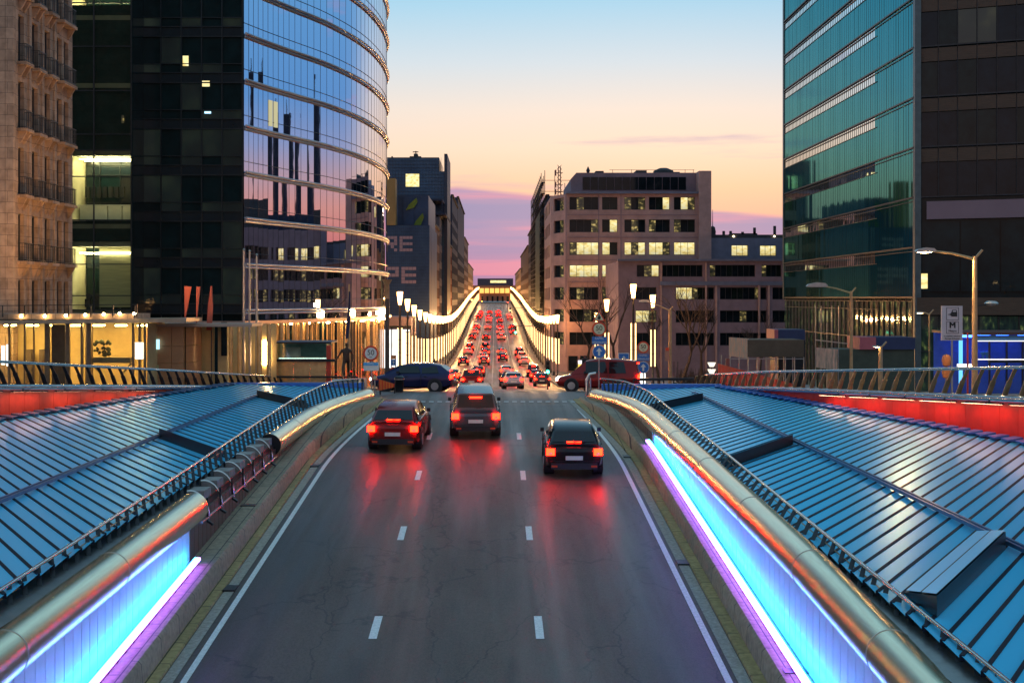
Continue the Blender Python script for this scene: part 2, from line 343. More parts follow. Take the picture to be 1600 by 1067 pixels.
def thing(name, label, cat, loc=(0, 0, 0), group=None, rz=0.0):
    o = bpy.data.objects.new(name, None); col.objects.link(o); o.empty_display_size = .3
    o.location = loc; o.rotation_euler = (0, 0, rz); o['label'] = label; o['category'] = cat
    if group: o['group'] = group
    ORG[o] = Vector(loc) if rz == 0 else Vector((0, 0, 0))
    return o
def tag(o, label, cat, group=None):
    o['label'] = label; o['category'] = cat
    if group: o['group'] = group
    return o
def struct(o, kind='structure'): o['kind'] = kind; return o
def dup(root, loc, rz=0.0, label=None, group=None, scale=None):
    def cp(o, par):
        c = o.copy(); col.objects.link(c); c.parent = par
        for ch in o.children: cp(ch, c)
        return c
    r = cp(root, None); r.location = loc; r.rotation_euler = (0, 0, rz)
    if scale: r.scale = scale
    if label: r['label'] = label
    if group: r['group'] = group
    return r
def text(s, size, mt, parent, loc, rot=(R(90), 0, 0), name='lettering', al='CENTER', ext=.004):
    cu = bpy.data.curves.new(name, 'FONT'); cu.body = s; cu.size = size; cu.align_x = al; cu.align_y = 'CENTER'; cu.extrude = ext
    t = bpy.data.objects.new('tmp', cu); col.objects.link(t); dg = bpy.context.evaluated_depsgraph_get()
    me = bpy.data.meshes.new_from_object(t.evaluated_get(dg)); bpy.data.objects.remove(t); bpy.data.curves.remove(cu)
    me.materials.clear(); me.materials.append(mt); o = bpy.data.objects.new(name, me); col.objects.link(o); o.parent = parent
    o.location = Vector(loc)-ORG.get(parent, Vector((0, 0, 0))); o.rotation_euler = rot; ORG[o] = ORG.get(parent, Vector((0, 0, 0))); return o

# ------------------------------------------------------------------ ground shape, in metres: x right, y ahead, z up
F = 2000.0
def P(px, py, d): return Vector(((px-773)/F*d, d, CAMZ-(py-466)/F*d))   # a photo point at a known distance
GX = [20, 61, 66, 85, 108, 128, 139, 165, 200, 240, 271, 309, 357, 400, 571, 640, 700, 3000]
GZ = [2.8, 0, -.3, -1.6, -3.2, -4.5, -5.1, -5.9, -6.6, -6.9, -6.5, -5.6, -4.2, -2.9, .9, 1.9, 2.4, 3]
def G(d): return float(np.interp(d, GX, GZ))
SX = [12, 46, 48, 50, 52, 54, 57, 59, 61, 63, 66]
SZ = [-2.95, -.45, -.31, -.18, -.08, -.02, .02, .01, -.03, -.12, -.3]
def S(d): return float(np.interp(d, SX, SZ)) if d < 66 else G(d)
def smooth(a, b, t):
    t = min(1, max(0, (t-a)/(b-a))); return t*t*(3-2*t)
def flare(d): return 1.15*smooth(40, 57, d)
def wallR(d): return 15.2-(d-36.9)*.1675
def wallL(d): return -16.7+.189*(d-43.2)
def roofz(x): return .038*(abs(x)-6)
def spl(keys):
    ks = np.array(keys, float)
    def f(d): return Vector((float(np.interp(d, ks[:, 0], ks[:, 1])), d, float(np.interp(d, ks[:, 0], ks[:, 2]))))
    return f
def smoothed(keys, it=2):   # resample every metre and relax the kinks
    f = spl(keys); a = [f(d) for d in np.arange(keys[0][0], keys[-1][0]+.01, .5)]
    for _ in range(it*4):
        a = [a[0]]+[(a[i-1]+a[i]*2+a[i+1])/4 for i in range(1, len(a)-1)]+[a[-1]]
    return spl([(p.y, p.x, p.z) for p in a])
TR = .345
TUBE_R = smoothed([(10, 5.45, -.75), (16.6, 5.45, -.45), (22.2, 5.45, -.15), (33.6, 5.45, .14), (45, 5.42, .36), (50, 5.1, .36), (53, 4.75, .28), (56, 4.35, .2)])
TUBE_L = smoothed([(10, -6.9, -.8), (17.85, -6.9, -.5), (29.5, -6.9, -.29), (39, -6.9, 0), (46, -6.75, .16), (50, -6.45, .2), (53, -6.05, .2), (56.5, -5.5, .2)])
HAND_R = smoothed([(10, 5.95, -.05), (20, 5.98, .15), (28, 6.05, .3), (39, 6.1, .55), (44, 6.05, .68), (49, 5.9, .94), (53, 5.35, 1.08), (56, 4.55, .98)], 1)
HAND_L = smoothed([(10, -7.4, -.1), (19, -7.4, .13), (28, -7.4, .32), (39.7, -7.4, .62), (47, -7.25, .88), (53, -6.75, 1.08), (57.6, -5.65, .9)], 1)

# ------------------------------------------------------------------ setting: ground, roads, ledges
def strip(name, ds, prof, m, parent=None, smooth_=False):
    mb = MB(); vs = []; k = None
    for d in ds:
        pr = prof(d); k = len(pr); vs += [(x, d, z) for x, z in pr]
    fs = [(i*k+j, i*k+j+1, (i+1)*k+j+1, (i+1)*k+j) for i in range(len(ds)-1) for j in range(k-1)]
    mb.add(vs, fs); return mb.build(name, m, parent, smooth_)
ROWS = [62, 63, 64, 66]+[66+2*i for i in range(1, 20)]+[106, 108]+list(range(112, 320, 4))+list(range(320, 701, 10))
struct(strip('ground', [62, 66, 85, 108, 128, 139, 165, 200, 240, 271, 309, 357, 400, 571, 640, 700, 1500, 3000],
             lambda d: [(x, G(d)-.10) for x in (-2500, -200, -12, 12, 200, 2500)], CONC))
struct(strip('pit_floor', [-60, 62.5], lambda d: [(-90, -8), (90, -8)], CONC))
pw = MB(); pw.quad((-90, 62.4, -8), (90, 62.4, -8), (90, 62.4, -.12), (-90, 62.4, -.12)); struct(pw.build('pit_wall', CONC))
struct(strip('ramp_road', [12+.5*i for i in range(89)], lambda d: [(-6.3+flare(d), S(d)), (-.75, S(d)+.02), (4.9-flare(d)*.9, S(d))], ASPHALT))
struct(strip('junction_road', [56+.5*i for i in range(29)], lambda d: [(x, S(d)+.004) for x in (-40, -7, -.5, 6, 40)], ASPHALT))
struct(strip('street_road', [d for d in ROWS if d >= 70], lambda d: [(-7.2, G(d)), (-.2, G(d)+.03), (6.8, G(d))], ASPHALT))
def pave(x0, x1, nm):
    return struct(strip(nm, [d for d in ROWS if d >= 74], lambda d: [(x0, G(d)-.05), (x0, G(d)+.14), (x1, G(d)+.14), (x1, G(d)-.05)], SIDEWALK))
pave(-14, -7.2, 'pavement'); pave(6.8, 12, 'pavement')
pl = [20+2*i for i in range(22)]
struct(strip('plaza', pl, lambda d: [(wallR(d)+.25, -2.5), (wallR(d)+.25, G(d)-.02), (60, G(d)-.02), (300, G(d)-.02)], SIDEWALK))
struct(strip('plaza', pl, lambda d: [(-300, G(d)-.02), (-60, G(d)-.02), (wallL(d)-.25, G(d)-.02), (wallL(d)-.25, -2.5)], SIDEWALK))
rd = [12+.5*i for i in range(90)]
def zl(d): return S(d)+.45-.32*smooth(48, 56, d)
struct(strip('ledge', rd, lambda d: [(-6.78+flare(d), zl(d)), (-6.16+flare(d), zl(d)), (-6.10+flare(d), zl(d)-.06), (-6.07+flare(d), S(d)-.05)], PAVER, smooth_=True))
struct(strip('ledge', rd, lambda d: [(4.72-flare(d)*.9, S(d)-.05), (4.75-flare(d)*.9, zl(d)-.06), (4.81-flare(d)*.9, zl(d)), (5.36-flare(d)*.9, zl(d))], PAVER, smooth_=True))
struct(strip('kerb', rd, lambda d: [(-6.12+flare(d), S(d)+.05), (-5.86+flare(d), S(d)+.045), (-5.84+flare(d), S(d)-.02)], STONE_Y))
struct(strip('kerb', rd, lambda d: [(4.49-flare(d)*.9, S(d)-.02), (4.51-flare(d)*.9, S(d)+.045), (4.77-flare(d)*.9, S(d)+.05)], STONE_Y))
struct(strip('gutter', rd, lambda d: [(-5.82+flare(d), S(d)+.012), (-5.60+flare(d), S(d)+.016)], GUTTER))
struct(strip('gutter', rd, lambda d: [(4.24-flare(d)*.9, S(d)+.016), (4.47-flare(d)*.9, S(d)+.012)], GUTTER))
# painted markings
rm = [12+.5*i for i in range(82)]
struct(strip('edge_line', rm, lambda d: [(-5.48+flare(d)*.9, S(d)+.012), (-5.36+flare(d)*.9, S(d)+.012)], WHITE))
struct(strip('edge_line', rm, lambda d: [(4.02-flare(d)*.7, S(d)+.014), (4.15-flare(d)*.7, S(d)+.014)], WHITE))
mk = MB()
for d in (17, 24.5, 31.7, 38.6, 45.2):
    for x in (-2.34, .87):
        a, b = (d, d+1.35); mk.quad((x-.08, a, S(a)+.022), (x+.08, a, S(a)+.022), (x+.08, b, S(b)+.022), (x-.08, b, S(b)+.022))
struct(mk.build('lane_markings', WHITE))
mk = MB()
for i in range(30):
    for d in (55.2, 70.5):
        x = -5+i*.36; mk.quad((x, d, S(d)+.035), (x+.2, d, S(d)+.035), (x+.2, d+.32, S(d+.32)+.035), (x, d+.32, S(d+.32)+.035))
for i in range(150):
    d = 76+i*3.5
    if d > 560: break
    for x in (-3.7, -.3, 3.2):
        ln = .5 if d < 170 else 1.6
        mk.quad((x-.08, d, G(d)+.045), (x+.08, d, G(d)+.045), (x+.08, d+ln, G(d+ln)+.045), (x-.08, d+ln, G(d+ln)+.045))
struct(mk.build('street_markings', WHITE))

mk = MB()
for d in (44.1,): mk.quad((-5.2, d, S(d)+.018), (3.9, d, S(d)+.018), (3.9, d+.05, S(d+.05)+.018), (-5.2, d+.05, S(d+.05)+.018))
struct(mk.build('road_joint', mat('joint_tar', (.018, .016, .016), .5)))
mk = MB()
for x, d in ((-5.72, 40.5), (-5.72, 27.5), (4.36, 29.5), (4.36, 42.0)): mk.box(x-.13, x+.13, d, d+.55, S(d)-.02, S(d)+.05)
for x, d in ((-6.45, 33.4), (5.08, 21.5)): mk.box(x-.2, x+.2, d, d+.35, zl(d)-.02, zl(d)+.02)
struct(mk.build('drain_covers', DARKMET))

# ------------------------------------------------------------------ trough walls, steel tubes, handrails
def cladding(side, d0, d1, sgn, m, parent):
    mb = MB(); d = d0; T = TUBE_R if side == 'R' else TUBE_L
    def xw(d): return (5.28-flare(d)*.9) if side == 'R' else (-6.72+flare(d))
    while d < d1-.05:
        e = min(d+.42, d1)
        pts = []
        for q in (d+.018, e-.018):
            x = xw(q); zt = T(q).z-.12; zb = zl(q)-.02
            pts += [(x, q, zb), (x, q, zt)]
        a, b, c, f = pts
        mb.hexa([a, c, (c[0]+sgn*.1, c[1], c[2]), (a[0]+sgn*.1, a[1], a[2]), b, f, (f[0]+sgn*.1, f[1], f[2]), (b[0]+sgn*.1, b[1], b[2])])
        d = e
    o = mb.build('cladding', m, parent)
    mb = MB(); q = d0   # dark backing seen in the joints
    while q < d1:
        e = min(q+2, d1); mb.quad((xw(q)+sgn*.05, q, zl(q)-.1), (xw(e)+sgn*.05, e, zl(e)-.1), (xw(e)+sgn*.05, e, T(e).z), (xw(q)+sgn*.05, q, T(q).z)); q = e
    mb.build('backing', DARKMET, parent); return xw
def ledstrip(xw, sgn, d0, d1, parent):
    mb = MB(); p = []
    q = d0
    while q <= d1+.01: p.append((xw(q)-sgn*.20, q, zl(q)+.14)); q += .5
    for a, b in zip(p, p[1:]): mb.bar(a, b, .07, .05)
    vb = MB(); kb = MB(); p = []  # violet row added on the road side to tint the ledge purple
    q = d0
    while q <= d1+.01:
        p.append((xw(q)-sgn*.265, q, zl(q)+.13)); kb.box(xw(q)-.02-sgn*.22, xw(q)+.02-sgn*.22, q-.03, q+.03, zl(q), zl(q)+.12); q += .5
    for a, b in zip(p, p[1:]): vb.bar(a, b, .03, .05)
    sb_ = MB()  # opaque plate added to keep the violet light off the wall
    for a, b in zip(p, p[1:]):
        o_ = sgn*.03; sb_.hexa([(a[0]+o_, a[1], a[2]-.14), (a[0]+o_+sgn*.006, a[1], a[2]-.14), (b[0]+o_+sgn*.006, b[1], b[2]-.14), (b[0]+o_, b[1], b[2]-.14), (a[0]+o_, a[1], a[2]+.07), (a[0]+o_+sgn*.006, a[1], a[2]+.07), (b[0]+o_+sgn*.006, b[1], b[2]+.07), (b[0]+o_, b[1], b[2]+.07)])
    sb_.build('added_light_shield', STEEL_D, parent)
    vb.build('added_violet_strip', VSPILL, parent); kb.build('led_brackets', DARKMET, parent)
    return mb.build('led_strip', LED, parent)
twR = thing('trough_wall', 'blue lit metal panel wall under the steel tube beside the right gutter', 'wall', (5.3, 12, -2.5))
xr = cladding('R', 12, 42.5, 1, CLAD, twR); ledstrip(xr, 1, 12, 42, twR)
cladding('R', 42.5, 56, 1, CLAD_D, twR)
twL = thing('trough_wall', 'panel wall below the interrupted steel tube, blue lit near and dark beyond', 'wall', (-6.7, 12, -2.5))
xl = cladding('L', 12, 28.2, -1, CLAD, twL); ledstrip(xl, -1, 12, 28, twL)
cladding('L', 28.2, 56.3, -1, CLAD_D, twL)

def tubemesh(T, d0, d1, parent, name='tube_shell', r=TR, closed=False):
    mb = MB(); ds = list(np.arange(d0, d1, .5))+[d1]; vs = []; n = 28; A0, A1 = -150, 150
    sg = 1 if T is TUBE_R else -1
    for i, d in enumerate(ds):
        c = T(d); c2 = T(min(d+.2, 56.5)); c1 = T(d-.2); t = (c2-c1).normalized(); a = t.cross(Vector((0, 0, 1))).normalized(); b = Vector((0, 0, 1))
        for j in range(n):
            q = 2*math.pi*j/n; vs.append(c+(a*math.cos(q)+b*math.sin(q))*r)
    k = len(ds); fs = [(i*n+j, i*n+(j+1) % n, (i+1)*n+(j+1) % n, (i+1)*n+j) for i in range(k-1) for j in range(n)]
    if closed: fs += [tuple(range(n-1, -1, -1)), tuple((k-1)*n+j for j in range(n))]
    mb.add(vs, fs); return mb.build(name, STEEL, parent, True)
def seams(T, ds, parent):
    for d in ds:
        mb = MB(); c = T(d); t = (T(d+.2)-T(d-.2)).normalized(); a = t.cross(Vector((0, 0, 1))).normalized(); p = []
        for j in range(29):
            q = 2*math.pi*j/28; p.append(c+(a*math.cos(q)+Vector((0, 0, 1))*math.sin(q))*(TR+.003))
        mb.tube(p, .007, 5, False); mb.build('seam', STEEL_D, parent)
tR = thing('steel_tube', 'long unbroken brushed steel tube capping the right trough wall', 'guard tube', (5.45, 12, -.6))
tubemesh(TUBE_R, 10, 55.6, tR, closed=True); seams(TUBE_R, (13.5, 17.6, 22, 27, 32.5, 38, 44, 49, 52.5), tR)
tL1 = thing('steel_tube', 'near length of brushed steel tube on the left, ending at the open gap', 'guard tube', (-6.9, 12, -.6))
tubemesh(TUBE_L, 10, 29.3, tL1); seams(TUBE_L, (14, 18, 23), tL1)
tL2 = thing('steel_tube', 'far curved length of brushed steel tube beyond the open gap', 'guard tube', (-6.9, 40, 0))
tubemesh(TUBE_L, 39.2, 56.0, tL2, closed=False); seams(TUBE_L, (43, 47, 50.5, 53.3), tL2)
mb = MB(); c = TUBE_L(56.0); mb.tube([c, c+Vector((.02, .05, 0))], TR-.01, 24); mb.build('end_cap', STEEL_D, tL2)
mb = MB(); c = TUBE_L(39.25); mb.tube([c, c+Vector((0, .04, 0))], TR-.012, 24); mb.build('end_cap', VENT_D, tL2)
mb = MB(); x = HAND_L(57).x
mb.box(x-.02, x+.10, 56.9, 57.05, -.1, .95); mb.build('end_post', RAILST, tL2)

gap = thing('open_tube_frame', 'exposed row of hoops and concrete blocks where the left tube cover is missing', 'pipe frame', (-6.9, 34, 0))
mb = MB(); ds = [29.3, 31, 33, 35, 37, 39.2]
for a, b in zip(ds, ds[1:]):
    A, B = TUBE_L(a), TUBE_L(b)
    mb.hexa([(A.x-.36, a, A.z-.35), (A.x+.16, a, A.z-.35), (B.x+.16, b, B.z-.35), (B.x-.36, b, B.z-.35), (A.x-.36, a, A.z+.02), (A.x+.06, a, A.z+.02), (B.x+.06, b, B.z+.02), (B.x-.36, b, B.z+.02)])
mb.build('back_plate', CLAD_D, gap)
for i in range(7):
    d = 29.9+i*1.42; c = TUBE_L(d)
    mb = MB(); mb.box(c.x-.34, c.x+.06, d+.25, d+.95, c.z+.02, c.z+.24); mb.build('block', CONC, gap)
    mb = MB(); p = [(c.x-.22+.36*math.sin(q)*1.25, d, c.z-.34+.62*math.cos(q)) for q in np.linspace(-.15, 1.62, 12)]
    mb.tube(p, .022, 8); mb.build('hoop', RAILST, gap, True)
    mb = MB(); mb.box(c.x+.17, c.x+.21, d-.05, d+.05, c.z-.42, c.z+.12); mb.bar((c.x+.19, d, c.z-.42), (c.x+.33, d-.04, c.z-.50), .05); mb.build('clip', DARKMET, gap)
mb = MB(); mb.tube([TUBE_L(d)+Vector((.20, 0, -.34)) for d in ds], .03, 8); mb.build('lower_rail', STEEL_D, gap)

def handrail(Hf, Tf, d0, d1, sgn, label, near_step=.62):
    r = thing('handrail', label, 'railing', (Tf(d0).x+sgn*.35, d0, Tf(d0).z))
    mb = MB(); mb.tube([Hf(d) for d in np.arange(d0, d1+.01, .4)], .035, 12); mb.build('rail', RAILST, r, True)
    mb = MB(); mb.tube([Hf(d)+Vector((-sgn*.02, 0, -.13)) for d in np.arange(d0, d1+.01, .8)], .012, 6); mb.build('wire', BRONZE, r, True)
    mb = MB(); mb.tube([Tf(d)+Vector((sgn*.33, 0, .04)) for d in np.arange(d0, d1, .8)], .045, 6); mb.build('base_rail', STEEL_D, r, True)
    d = d0+.3
    while d < d1-.2:
        a = Hf(d); f = Tf(max(d-.34, d0)); f = Vector((f.x+sgn*.33, d-.34, f.z+.05)); mid = a.lerp(f, .5)
        mb = MB(); mb.bar(a, f, .075, .02); o = mb.build('baluster', DARKMET, r)
        d += near_step
    return r
handrail(HAND_R, TUBE_R, 13, 56, 1, 'slim handrail on dark slanted balusters along the right steel tube')
handrail(HAND_L, TUBE_L, 13, 57.2, -1, 'slim handrail on dark slanted balusters along the left steel tube')

# ------------------------------------------------------------------ glass roofs of the station
def clip_poly(poly, a, b, c):    # keep a*x+b*y<=c
    out = []
    for i in range(len(poly)):
        p, q = poly[i], poly[(i+1) % len(poly)]; fp = a*p[0]+b*p[1]-c; fq = a*q[0]+b*q[1]-c
        if fp <= 0: out.append(p)
        if (fp < 0 < fq) or (fq < 0 < fp):
            t = fp/(fp-fq); out.append((p[0]+(q[0]-p[0])*t, p[1]+(q[1]-p[1])*t))
    return out
def glassroof(sg, wall, inner, label, vents, dfar):
    base = thing('glass_roof', label, 'roof', (sg*9, 30, 0))
    poly = [(sg*inner(d), d) for d in (10, 40, 47, 52, dfar)]+[(wall(dfar)-sg*.05, dfar), (wall(10)-sg*.05, 10)]
    dirx, diry = sg*.62, 1.0
    # strip coordinate: intercept d - x*(diry/dirx)
    m = diry/dirx
    rz = lambda x, y: roofz(x)
    panes, bars = MB(), MB()
    c = 10-abs(m)*26.0; step = .70; k = 0
    while c < dfar+2:
        q = clip_poly(poly, m, -1, -c) if False else None
        # strip between y = m x + c and y = m x + c + step
        s = clip_poly(poly, m, -1.0, -c)            # m x - y <= -c  -> y >= m x + c
        s = clip_poly(s, -m, 1.0, c+step) if len(s) > 2 else []
        if len(s) > 2:
            pts = []
            for x, y in s:
                t = (y-m*x-c)/step; pts.append((x, y, rz(x, y)+.055*t))
            panes.poly(pts)
            # bar along lower edge
            e = [(x, y) for x, y in s if abs(y-m*x-c) < 1e-4]
            if len(e) >= 2:
                e.sort(key=lambda p: p[1]); a, b = e[0], e[-1]
                bars.bar((a[0], a[1], rz(*a)+.03), (b[0], b[1], rz(*b)+.03), .06, .07)
        c += step; k += 1
    panes.build('glazing', ROOFGL, base); bars.build('glazing_bars', ROOFBAR, base)
    mb = MB()
    px_ = 9.0 if sg > 0 else -10.3
    for off in (-.06, .06): mb.bar((px_+off, 11, rz(px_, 0)+.13), (px_+off, 58, rz(px_, 0)+.13), .045, .07)
    mb.build('purlin', PURLIN, base)
    mb = MB(); T = TUBE_R if sg > 0 else TUBE_L; ds = [10+1.0*i for i in range(47)]
    for a_, b_ in zip(ds, ds[1:]): mb.quad((T(a_).x+sg*.1, a_, -.16), (T(b_).x+sg*.1, b_, -.16), (sg*(inner(b_)+.25), b_, -.09), (sg*(inner(a_)+.25), a_, -.09))
    mb.build('edge_gutter', STEEL_D, base)
    # sloping flashing pieces stepping along the upper edge
    mb = MB(); d = 22.0
    while d < dfar-.5:
        x = wall(d+.35); z = rz(x, 0)
        mb.hexa([(x-sg*.55, d-.25, z+.07), (x-sg*.02, d, z+.07), (x-sg*.02, d+.62, z+.07), (x-sg*.5, d+.4, z+.07),
                 (x-sg*.55, d-.25, z+.12), (x-sg*.02, d, z+.17), (x-sg*.02, d+.62, z+.14), (x-sg*.5, d+.4, z+.11)][::1])
        d += .7
    mb.build('edge_flashing', BLUEFAS if sg > 0 else PURLIN, base)
    mb = MB(); mb.box(min(sg*inner(dfar), wall(dfar)), max(sg*inner(dfar), wall(dfar)), dfar, dfar+.35, -.4, .34); mb.build('end_fascia', BLUEFAS, base)
    for vd, lab in vents:
        v = thing('roof_vent', lab, 'roof vent', (sg*7.6, vd, roofz(7.6)))
        ux = Vector((dirx, diry, 0)).normalized(); ln = 3.0/.53
        xs_ = 6.15 if sg > 0 else 7.6; a = Vector((sg*xs_, vd, roofz(xs_)+.06)); b = a+ux*5.1; wv = Vector((0, 1.38, 0)); up = Vector((0, 0, .30)); b.z = roofz(b.x)+.06
        body = MB(); body.hexa([a, b, b+wv, a+wv, a+up, b+up, b+wv+up*.12, a+wv+up*.12] if sg > 0 else [b, a, a+wv, b+wv, b+up, a+up, a+wv+up*.12, b+wv+up*.12]); body.build('vent_box', VENT_D, v)
        lid = MB()
        u2 = up+Vector((0, 0, .03)); u3 = up*.12+Vector((0, 0, .03))
        for i in range(2):
            f0, f1 = (.02+.49*i, .47+.5*i)
            A = lambda f, e: (a if e == 0 else b)+wv*f+u2*(1-f)+u3*f
            lid.quad(A(f0, 0), A(f0, 1), A(f1, 1), A(f1, 0))
        lid.build('vent_glass', ROOFGL, v)
    return base
glassroof(1, wallR, lambda d: 5.82-flare(d)*.55, 'slanted-bar blue glass roof beside the right steel tube', [(17.8, 'raised dark roof vent on the right glass roof, the nearest one'), (33.6, 'raised roof vent halfway along the right glass roof'), (50.0, 'small far roof vent at the dark end of the right glass roof')], 62)
glassroof(-1, wallL, lambda d: 7.28-flare(d)*.7, 'slanted-bar blue glass roof beside the left steel tube', [(34.9, 'raised dark roof vent on the left glass roof beside the open tube gap'), (51.0, 'low far roof vent at the end of the left glass roof')], 63)

# ------------------------------------------------------------------ red walls with zinc coping and plaza railings
def redwall(wall, sg, d1, m, label, copz, lampds):
    r = thing('red_wall', label, 'wall', (wall(40), 40, roofz(wall(40))))
    mb = MB(); d = 20.0
    while d < d1:
        e = min(d+.95, d1); x0, x1 = wall(d), wall(e); g = .012
        zb0, zb1 = roofz(x0)-.2, roofz(x1)-.2
        mb.hexa([(x0, d+g, zb0), (x0+sg*.12, d+g, zb0), (x1+sg*.12, e-g, zb1), (x1, e-g, zb1), (x0, d+g, copz(d)), (x0+sg*.12, d+g, copz(d)), (x1+sg*.12, e-g, copz(e)), (x1, e-g, copz(e))])
        d = e
    mb.build('wall_panels', m, r)
    mb = MB(); mb.hexa([(wall(20)+sg*.06, 20, -1), (wall(20)+sg*.2, 20, -1), (wall(d1)+sg*.2, d1, -1), (wall(d1)+sg*.06, d1, -1), (wall(20)+sg*.06, 20, copz(20)-.02), (wall(20)+sg*.2, 20, copz(20)-.02), (wall(d1)+sg*.2, d1, copz(d1)-.02), (wall(d1)+sg*.06, d1, copz(d1)-.02)])
    mb.build('wall_core', DARKMET, r)
    d = 20.0
    mb = MB()
    while d < d1+3:
        e = d+1.9
        mb.tube([(wall(d)-sg*.06, d+.01, copz(d)), (wall(e)-sg*.06, e-.01, copz(e))], [.11, .11], 12); d = e
    mb.build('coping', COPING, r, True)
    for q in lampds:
        x = wall(q); z = copz(q)-.17
        xa_, xb_, za_, zb_ = wall(q-1.1), wall(q+1.1), copz(q-1.1)-.16, copz(q+1.1)-.16
        l = MB(); l.hexa([(xa_-sg*.40, q-1.1, za_), (xa_-sg*.30, q-1.1, za_), (xb_-sg*.30, q+1.1, zb_), (xb_-sg*.40, q+1.1, zb_), (xa_-sg*.40, q-1.1, za_+.05), (xa_-sg*.30, q-1.1, za_+.05), (xb_-sg*.30, q+1.1, zb_+.05), (xb_-sg*.40, q+1.1, zb_+.05)])
        l.box(min(x, x-sg*.34), max(x, x-sg*.34), q-.03, q+.03, copz(q)-.115, copz(q)-.09); o = l.build('lamp_housing', DARKMET, r)
        l = MB(); l.quad((xa_-sg*.39, q-1.08, za_-.004), (xa_-sg*.31, q-1.08, za_-.004), (xb_-sg*.31, q+1.08, zb_-.004), (xb_-sg*.39, q+1.08, zb_-.004)); l.build('lamp_lens', WALLRED, o)
    return r
cR = lambda d: float(np.interp(d, [20, 36.9, 56, 66], [2.7, 1.58, .55, -.12]))
cL = lambda d: float(np.interp(d, [20, 43.2, 57, 70], [3.0, 1.5, .55, -.42]))
redwall(wallR, 1, 62, REDP, 'bright red panelled wall along the back of the right glass roof', cR, [28+2.6*i for i in range(9)])
redwall(wallL, -1, 63, REDP2, 'orange red panelled wall along the back of the left glass roof', cL, [36+2.8*i for i in range(7)])
def plazafence(wall, sg, copz, d0, d1, label, m):
    r = thing('plaza_railing', label, 'railing', (wall(d0), d0, copz(d0)))
    h = lambda d: .92-(d-37)*.010
    off = sg*.12
    mb = MB(); mb.tube([(wall(d)+off-sg*.22, d, copz(d)+h(d)) for d in np.arange(d0, d1+.1, 2)], .05, 12); mb.build('rail', RAILST, r, True)
    d = d0+.2
    while d < d1:
        mb = MB(); a = Vector((wall(d)+off-sg*.2, d, copz(d)+h(d)-.03)); f = Vector((wall(d+.42)+off-sg*.16, d+.75, copz(d+.75)+.08))
        mid = a.lerp(f, .45)+Vector((0, .05, 0))
        mb.bar(a, mid, .11, .035); mb.bar(mid, f, .16, .035); mb.build('baluster', m, r); d += .86
    return r
plazafence(wallR, 1, cR, 30, 65.5, 'steel railing with bronze slanted balusters above the bright red wall', BRONZE)
plazafence(wallL, -1, cL, 34, 69.5, 'steel railing with dark slanted balusters above the orange red wall', DARKMET)

# ------------------------------------------------------------------ facade tools
def facade(parent, m, O, U, W, z0, z1, holes, depth=.28, name='wall'):
    """a wall from O along U (outward = right of U) with real window openings"""
    O = Vector(O); U = Vector(U).normalized(); Nn = Vector((U.y, -U.x, 0)); mb = MB()
    us = sorted({0, W, *[h[0] for h in holes], *[h[1] for h in holes]}); zs = sorted({z0, z1, *[h[2] for h in holes], *[h[3] for h in holes]})
    us = [u for u in us if 0 <= u <= W]; zs = [z for z in zs if z0 <= z <= z1]
    pt = lambda u, z, k=0.0: Vector((O.x+U.x*u-Nn.x*k, O.y+U.y*u-Nn.y*k, z))
    for i in range(len(zs)-1):
        j = 0
        while j < len(us)-1:
            zc_ = (zs[i]+zs[i+1])/2
            hole = lambda jj: any(h[0] < (us[jj]+us[jj+1])/2 < h[1] and h[2] < zc_ < h[3] for h in holes)
            if hole(j): j += 1; continue
            e = j
            while e+1 < len(us)-1 and not hole(e+1): e += 1
            mb.quad(pt(us[j], zs[i]), pt(us[e+1], zs[i]), pt(us[e+1], zs[i+1]), pt(us[j], zs[i+1])); j = e+1
    for u0, u1, a, b in [h[:4] for h in holes]:
        mb.quad(pt(u0, a), pt(u0, a, depth), pt(u1, a, depth), pt(u1, a)); mb.quad(pt(u0, b), pt(u1, b), pt(u1, b, depth), pt(u0, b, depth))
        mb.quad(pt(u0, a), pt(u0, b), pt(u0, b, depth), pt(u0, a, depth)); mb.quad(pt(u1, a), pt(u1, a, depth), pt(u1, b, depth), pt(u1, b))
    mb.quad(pt(0, z1), pt(W, z1), pt(W, z1, depth), pt(0, z1, depth)); mb.quad(pt(0, z0), pt(0, z1), pt(0, z1, depth), pt(0, z0, depth)); mb.quad(pt(W, z0), pt(W, z0, depth), pt(W, z1, depth), pt(W, z1))
    return mb.build(name, m, parent)
WINC = {}
